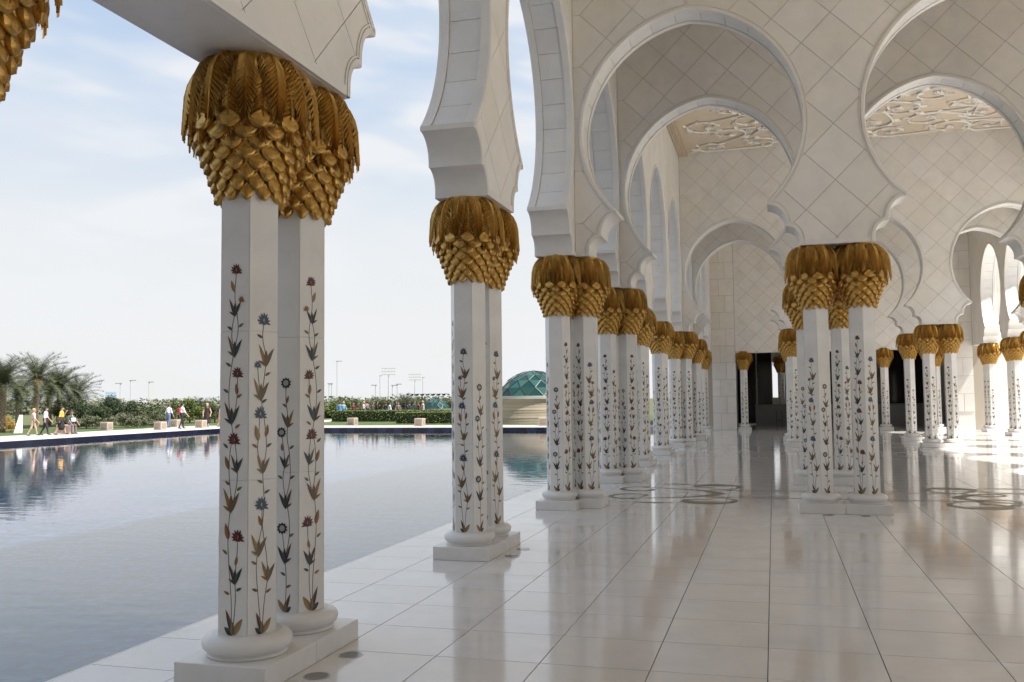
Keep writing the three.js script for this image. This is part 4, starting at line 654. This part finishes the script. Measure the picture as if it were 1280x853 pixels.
{
  const [x, z] = polar(-14.35, 72); glassDome(x, 2.22, z, 2.85, 1.95, 'green glass dome with dark diagonal frame standing on the sandstone drum', 0.3);
  const o = thing('dome_drum', 'round sandstone drum with layered courses that carries the green dome', 'wall', x, GY, z), c = [stone(0.44, 0.37, 0.275, 0.85), stone(0.40, 0.335, 0.25, 0.85), stone(0.47, 0.39, 0.29, 0.85)];
  for (let k = 0; k < 9; k++) mesh('stone_course', boxUV(new THREE.CylinderGeometry(4.3 - 0.006 * (k % 2), 4.3 + 0.006 * (k % 3), 0.192, 64, 1, false).translate(0, 0.1 + k * 0.2, 0)), c[k % 3], o);
  mesh('ledge', boxUV(new THREE.CylinderGeometry(4.42, 4.42, 0.14, 64).translate(0, 1.87, 0)), stone(0.42, 0.41, 0.37, 0.6), o);
  const [x2, z2] = polar(-20.42, 96); mesh('drum', boxUV(new THREE.CylinderGeometry(1.7, 1.7, 1.0, 40).translate(0, -0.5, 0)), c[0], glassDome(x2, 1.05, z2, 1.55, 1.12, 'small green glass dome rising behind the clipped hedges', 1));
}
// masts and lamps
function mast(deg, d, h, label, heads) {
  const [x, z] = polar(deg, d), o = thing('floodlight_mast', label, 'light mast', x, GY, z, -deg * Math.PI / 180), mt = flat(0.42, 0.43, 0.44, 0.5);  // mast grey lightened to paint distance haze into it
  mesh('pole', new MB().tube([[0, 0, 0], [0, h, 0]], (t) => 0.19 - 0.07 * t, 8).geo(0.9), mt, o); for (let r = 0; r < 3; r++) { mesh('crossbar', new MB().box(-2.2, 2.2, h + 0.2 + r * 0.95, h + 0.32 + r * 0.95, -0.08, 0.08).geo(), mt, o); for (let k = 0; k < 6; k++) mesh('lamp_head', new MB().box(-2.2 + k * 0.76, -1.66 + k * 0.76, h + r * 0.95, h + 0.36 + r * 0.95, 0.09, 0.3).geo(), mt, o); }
}
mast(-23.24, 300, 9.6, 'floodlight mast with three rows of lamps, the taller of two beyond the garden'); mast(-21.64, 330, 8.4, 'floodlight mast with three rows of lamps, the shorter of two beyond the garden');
function lamp(deg, d, h, r, arm, label, group) {
  const [x, z] = polar(deg, d), o = thing('street_lamp', label, 'street lamp', x, GY, z, -deg * Math.PI / 180, group), mt = flat(0.45, 0.46, 0.47, 0.5);  // pole grey carries painted haze for its distance
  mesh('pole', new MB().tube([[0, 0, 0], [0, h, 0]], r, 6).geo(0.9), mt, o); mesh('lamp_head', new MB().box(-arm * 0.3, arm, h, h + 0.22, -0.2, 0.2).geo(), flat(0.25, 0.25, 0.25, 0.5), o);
}
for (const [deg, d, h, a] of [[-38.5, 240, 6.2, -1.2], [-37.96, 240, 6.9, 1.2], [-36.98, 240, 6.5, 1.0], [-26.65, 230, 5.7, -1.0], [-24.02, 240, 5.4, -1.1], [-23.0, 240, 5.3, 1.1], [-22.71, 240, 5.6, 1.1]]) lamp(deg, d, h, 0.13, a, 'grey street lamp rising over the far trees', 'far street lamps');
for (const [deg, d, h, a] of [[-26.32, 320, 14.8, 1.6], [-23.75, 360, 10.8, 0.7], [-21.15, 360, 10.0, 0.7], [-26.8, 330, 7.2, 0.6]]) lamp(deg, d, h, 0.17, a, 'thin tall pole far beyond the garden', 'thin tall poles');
{ const [x, z] = polar(-39.0, 1500), o = thing('tower_block', 'pale blue office block far off above the shrubs', 'building', x, 0, z, 0.68); mesh('wall', new MB().box(-7.5, 7.5, 0, 17.5, -6, 6).geo(), flat(0.34, 0.37, 0.41, 0.5), o); for (let k = 0; k < 5; k++) mesh('window_band', new MB().box(-7.2, 7.2, 2 + k * 3.2, 3.6 + k * 3.2, 6.0, 6.1).geo(), flat(0.22, 0.32, 0.42, 0.2), o); }
{ // scalloped sunshades
  for (let k = 0; k < 7; k++) { const [x, z] = polar(-21.7 + k * 0.33, 240), o = thing('sunshade', 'dark scalloped sunshade in the row above the far trees', 'sunshade', x, GY, z, 0, 'far sunshades'); const b = new MB(), n = 8; for (let i = 0; i < n; i++) { const a = i / n * 3.1416, e = (i + 1) / n * 3.1416; b.quad([-Math.cos(a) * 0.68, 2.7 + Math.sin(a) * 0.5, -1], [-Math.cos(e) * 0.68, 2.7 + Math.sin(e) * 0.5, -1], [-Math.cos(e) * 0.68, 2.7 + Math.sin(e) * 0.5, 1], [-Math.cos(a) * 0.68, 2.7 + Math.sin(a) * 0.5, 1]); } mesh('canopy', b.geo(), flat(0.03, 0.03, 0.03, 0.8), o); for (const s of [-0.66, 0.66]) mesh('post', new MB().tube([[s, 0, 0], [s, 2.7, 0]], 0.05, 5).geo(), flat(0.5, 0.5, 0.5, 0.5), o); }
}
{ const [x, z] = polar(-43.62, 67), o = thing('white_board', 'slanting white board standing on the grass beside the palm trunk', 'board', x, GY, z, 0.75); mesh('panel', slab([[-0.22, 0], [0.28, 0], [0.28, 1.15], [0.08, 1.15]], -0.03, 0.03), flat(0.8, 0.8, 0.8, 0.6), o); mesh('stand', new MB().tube([[0.2, 1.0, -0.03], [0.2, 0, -0.45]], 0.025, 5).geo(), bark, o); }
// ---------------------------------------------------------------- people
function sdfBody(bones, res = 56) { // one continuous skin over tapered bones; every bone carries the colour of what it wears
  const mc = new MarchingCubes(res, new THREE.MeshBasicMaterial(), false, false, 80000), S = 0.96, cy = 0.86, half = res / 2; mc.isolation = 0;
  const B = bones.map(([a, b, ra, rb, c]) => ({ a, d: [b[0] - a[0], b[1] - a[1], b[2] - a[2]], ra, rb, c, l: (b[0] - a[0]) ** 2 + (b[1] - a[1]) ** 2 + (b[2] - a[2]) ** 2 || 1e-6 }));
  const dist = (o, x, y, z) => { const px = x - o.a[0], py = y - o.a[1], pz = z - o.a[2], t = Math.max(0, Math.min(1, (px * o.d[0] + py * o.d[1] + pz * o.d[2]) / o.l)), qx = px - o.d[0] * t, qy = py - o.d[1] * t, qz = pz - o.d[2] * t; return Math.sqrt(qx * qx + qy * qy + qz * qz) - lerp(o.ra, o.rb, t); };
  for (let k = 0; k < res; k++) for (let j = 0; j < res; j++) for (let i = 0; i < res; i++) {
    const x = (i - half) / half * S, y = (j - half) / half * S + cy, z = (k - half) / half * S; let m = 0, near = 1; const K = 0.018;
    for (const o of B) { const d = dist(o, x, y, z); near = Math.min(near, d); m += Math.exp(-Math.min(d, 0.6) / K); }
    mc.field[i + j * res + k * res * res] = -(near > 0.25 ? near : -K * Math.log(m));
  }
  mc.update(); const n = mc.count, p = mc.positionArray.slice(0, n * 3), nn = mc.normalArray.slice(0, n * 3), c = new Float32Array(n * 3);
  for (let i = 0; i < n; i++) { const x = p[3 * i] *= S, y = p[3 * i + 1] = p[3 * i + 1] * S + cy, z = p[3 * i + 2] *= S; let best = 9, col = [1, 1, 1]; for (const o of B) { const d = dist(o, x, y, z); if (d < best) { best = d; col = o.c; } } c.set(col, 3 * i); }
  const g = new THREE.BufferGeometry(); g.setAttribute('position', new THREE.BufferAttribute(p, 3)); g.setAttribute('color', new THREE.BufferAttribute(c, 3)); g.computeVertexNormals(); return boxUV(g);
}
const SKIN = [0.42, 0.25, 0.17], SKIN2 = [0.30, 0.17, 0.11];
function bodyBones({ top, bottom, hair, skin = SKIN, shoe = [0.05, 0.045, 0.04], stride = 0.2, skirt = 0, sleeve = 0.5, arms = [[0.1, 0], [-0.1, 0]], longHair = 0, legs = 1, robe = 0, sit = 0 }) {
  const b = [], hipY = sit ? 0.66 : 0.86, L = (s) => s; // faces +z
  const push = (a, e, ra, rb, c) => b.push([a, e, ra, rb, c]);
  const lean = sit ? 0.10 : 0.02, neckY = hipY + 0.50, N = [0, neckY, lean * 1.4];
  push([0, hipY + 0.02, 0], [0, hipY + 0.20, lean * 0.3], 0.125, 0.115, bottom); push([0, hipY + 0.18, lean * 0.3], [0, neckY - 0.13, lean], 0.118, 0.125, top); push([-0.13, neckY - 0.09, lean], [0.13, neckY - 0.09, lean], 0.07, 0.07, top);
  push([0, neckY - 0.05, lean * 1.2], [0, neckY + 0.05, lean * 1.5], 0.052, 0.05, skin); const hy = neckY + 0.14, hz = lean * 1.6;
  push([0, hy - 0.03, hz + 0.015], [0, hy + 0.03, hz + 0.005], 0.078, 0.085, skin); push([0, hy - 0.01, hz + 0.09], [0, hy - 0.025, hz + 0.105], 0.012, 0.014, skin);
  push([0, hy + 0.035, hz - 0.03], [0, hy + 0.05, hz], 0.09, 0.092, hair); if (longHair) push([0, hy, hz - 0.06], [0, hy - longHair, hz - 0.09], 0.075, 0.07, hair);
  [-1, 1].forEach((s, k) => {
    const f = s * stride, hip = [s * 0.085, hipY, 0];
    let knee = [s * 0.09, hipY - 0.42, f * 0.55 + 0.02], ank = [s * 0.09, 0.08, f - (f < 0 ? 0.08 : 0)];
    if (sit) { knee = [s * 0.12, 0.52, 0.38]; ank = [s * 0.12, 0.08, 0.42]; }
    const lc = legs ? bottom : skin; push(hip, knee, 0.085, 0.058, skirt ? (skirt > 0.4 ? bottom : lc) : lc); push(knee, ank, 0.055, 0.036, legs ? bottom : skin); push(ank, [ank[0], 0.035, ank[2] + 0.14], 0.038, 0.032, shoe);
    const sh = [s * 0.17, neckY - 0.09, lean], [sw, out] = arms[k], el = [s * (0.22 + out * 0.1), neckY - 0.36 + Math.abs(sw) * 0.05, lean + sw * 0.5], up = arms[k][2] || 0, hand = [s * (0.23 - up * 0.10), neckY - 0.58 + up * 0.62, lean + sw * 1.1 + 0.08 + up * 0.04];
    push(sh, el, 0.048, 0.040, sleeve > 0.1 ? top : skin); push(el, hand, 0.038, 0.027, sleeve > 0.7 ? top : skin);
    const dv = new THREE.Vector3(hand[0] - el[0], hand[1] - el[1], hand[2] - el[2]).normalize(); push(hand, [hand[0] + dv.x * 0.07, hand[1] + dv.y * 0.07, hand[2] + dv.z * 0.07], 0.032, 0.026, skin);
  });
  if (skirt) { push([0, hipY, 0], [0, hipY - skirt, 0], 0.14, 0.19, bottom); push([-0.06, hipY, 0], [-0.09, hipY - skirt, 0.03], 0.11, 0.13, bottom); push([0.06, hipY, 0], [0.09, hipY - skirt, -0.03], 0.11, 0.13, bottom); }
  if (robe) { push([0, hipY, 0], [0, 0.2, 0], 0.17, 0.22, bottom); }
  return b;
}
const skinMat = vflat(0.75);
function person(x, z, turn, h, spec, label, extra, res) { const o = thing('person', label, 'person', x, GY, z, turn), m = mesh('body', sdfBody(bodyBones(spec), res), skinMat, o); m.scale.setScalar(h / 1.62); if (extra) extra(o); return o; }
const bagAt = (col, x, y, z, sx, sy, sz) => (o) => { mesh('bag', boxUV(new RoundedBoxGeometry(sx, sy, sz, 2, Math.min(sx, sy, sz) * 0.35)), flat(...col, 0.6), o).position.set(x, y, z); mesh('bag_strap', new MB().tube([[x, y + sy / 2, z], [x * 0.6, y + 0.25, z * 0.8], [x * 0.3, 1.38, z * 0.4]], 0.012, 5).geo(), flat(...col, 0.6), o); };
const blond = [0.36, 0.25, 0.11], black = [0.012, 0.011, 0.012], brown = [0.06, 0.035, 0.02];
person(-41.5, -44.7, 2.3, 1.58, { top: [0.55, 0.42, 0.40], bottom: [0.38, 0.30, 0.21], hair: blond, stride: 0.22, sleeve: 0.5, arms: [[0.18, 0.4], [-0.15, 0.4]] }, 'woman with fair hair in a pale pink shirt and khaki trousers walking by the pool');
person(-41.2, -45.3, 2.3, 1.66, { top: [0.66, 0.62, 0.72], bottom: [0.02, 0.02, 0.035], hair: black, stride: -0.16, longHair: 0.2, arms: [[-0.1, 0.3], [0.2, 0.2]] }, 'woman with long black hair in a white top and dark trousers', bagAt([0.02, 0.02, 0.03], 0.27, 0.86, 0.05, 0.1, 0.24, 0.3));
person(-40.7, -46.0, 2.2, 1.68, { top: [0.72, 0.42, 0.07], bottom: [0.012, 0.011, 0.014], hair: black, stride: 0.24, skirt: 0.42, legs: 0, arms: [[-0.15, 0.4], [0.12, 0.2, 0.9]] }, 'woman in a yellow top and black skirt lifting a hand to her face', bagAt([0.06, 0.03, 0.02], -0.27, 0.95, -0.05, 0.12, 0.26, 0.3));
person(-41.0, -47.05, 1.35, 1.6, { top: [0.045, 0.07, 0.05], bottom: [0.12, 0.10, 0.14], hair: brown, skin: SKIN2, sit: 1, sleeve: 0.5, arms: [[0.35, 0.3], [0.35, 0.3]] }, 'man in a dark green shirt sitting on a stone cube, reaching forward', bagAt([0.55, 0.62, 0.70], 0.0, 0.86, 0.32, 0.3, 0.24, 0.14));
person(-42.3, -58.4, 3.0, 1.74, { top: [0.68, 0.68, 0.70], bottom: [0.10, 0.15, 0.28], hair: brown, stride: 0.12, arms: [[0.1, 0.2], [-0.1, 0.2]] }, 'man in a white shirt and blue shorts seen from behind');
person(-39.5, -56.0, 2.6, 1.80, { top: [0.72, 0.70, 0.70], bottom: [0.015, 0.014, 0.016], hair: black, stride: 0.14, arms: [[0.2, 0.2], [-0.1, 0.3]] }, 'man in a white shirt and black trousers with a red bag on his back', (o) => { mesh('bag', boxUV(new RoundedBoxGeometry(0.32, 0.36, 0.14, 2, 0.06)), flat(0.36, 0.02, 0.03, 0.6), o).position.set(0.04, 1.26, -0.2); mesh('bag_strap', new MB().tube([[-0.12, 1.46, -0.16], [-0.05, 1.54, -0.02], [0.05, 1.5, 0.14]], 0.014, 5).geo(), flat(0.25, 0.02, 0.03, 0.6), o); });
person(-39.7, -59.3, 0.4, 1.74, { top: [0.018, 0.013, 0.014], bottom: [0.018, 0.013, 0.014], hair: blond, stride: 0.1, skirt: 0.5, sleeve: 0, legs: 0, arms: [[0.05, 0.5], [0.05, 0.5]] }, 'woman with fair hair in a sleeveless black dress');
person(-39.5, -60.7, 2.2, 1.62, { top: [0.70, 0.68, 0.72], bottom: [0.58, 0.30, 0.22], hair: brown, longHair: 0.16, stride: 0.15, skirt: 0.3, legs: 0, arms: [[0.1, 0.2], [-0.1, 0.2]] }, 'woman in a white top and peach skirt at the end of the walk');
{ // visitors gathered behind the hedge
  const P = [[-26.15, 'woman in a blue dress behind the hedge, apart from the crowd', [0.06, 0.17, 0.32], [0.06, 0.17, 0.32], brown], [-25.95, 'fair woman in light blue beside the one in blue', [0.18, 0.33, 0.45], [0.05, 0.1, 0.2], blond], [-25.36, 'man in a maroon shirt behind the hedge', [0.11, 0.018, 0.022], [0.03, 0.03, 0.03], brown], [-24.75, 'pale-capped visitor in a pinkish top', [0.45, 0.33, 0.32], [0.1, 0.08, 0.08], blond], [-24.52, 'broad man in a black and white shirt behind the hedge', [0.16, 0.16, 0.17], [0.02, 0.02, 0.02], brown], [-24.2, 'visitor in dark brown beside the woman in black robes', [0.08, 0.04, 0.035], [0.02, 0.02, 0.02], brown], [-23.95, 'woman in long black robes behind the hedge', black, black, black], [-23.42, 'visitor in black beside the man in white', black, black, brown], [-23.2, 'man in a long white robe among the visitors', [0.62, 0.62, 0.72], [0.62, 0.62, 0.72], black], [-22.85, 'visitor in black under the floodlight mast', black, black, black], [-22.66, 'man in a reddish grey shirt among the dark figures', [0.22, 0.14, 0.14], [0.1, 0.08, 0.08], brown], [-22.25, 'dark-robed visitor standing before the young palm', black, black, black], [-21.95, 'visitor in dark navy beside the black robes', [0.02, 0.03, 0.05], black, brown], [-21.68, 'visitor in a dark green top near the far dome', [0.03, 0.05, 0.05], black, brown], [-21.42, 'visitor in black and rust near the far dome', [0.12, 0.03, 0.02], black, brown], [-21.15, 'visitor in a pale dress beside the far dome', [0.5, 0.42, 0.4], [0.4, 0.3, 0.3], blond]];
  P.forEach(([deg, l, top, bottom, hair], i) => { const [x, z] = polar(deg, 86 + (i * 37 % 5) * 0.7); const o = person(x, z, rr(0, 6.28), rr(1.6, 1.76), { top, bottom, hair, stride: 0.06, robe: top === black ? 1 : 0, sleeve: 0.8, longHair: hair === black ? 0.15 : 0, arms: [[0.12, 0.2, i % 3 === 0 ? 0.7 : 0], [0.05, 0.2]] }, l, null, 44); o.userData.group = 'visitors behind the hedge'; });
}

scene.traverse((o) => { if (o.isMesh) { o.castShadow = true; o.receiveShadow = true; } });
renderer.render(scene, camera);
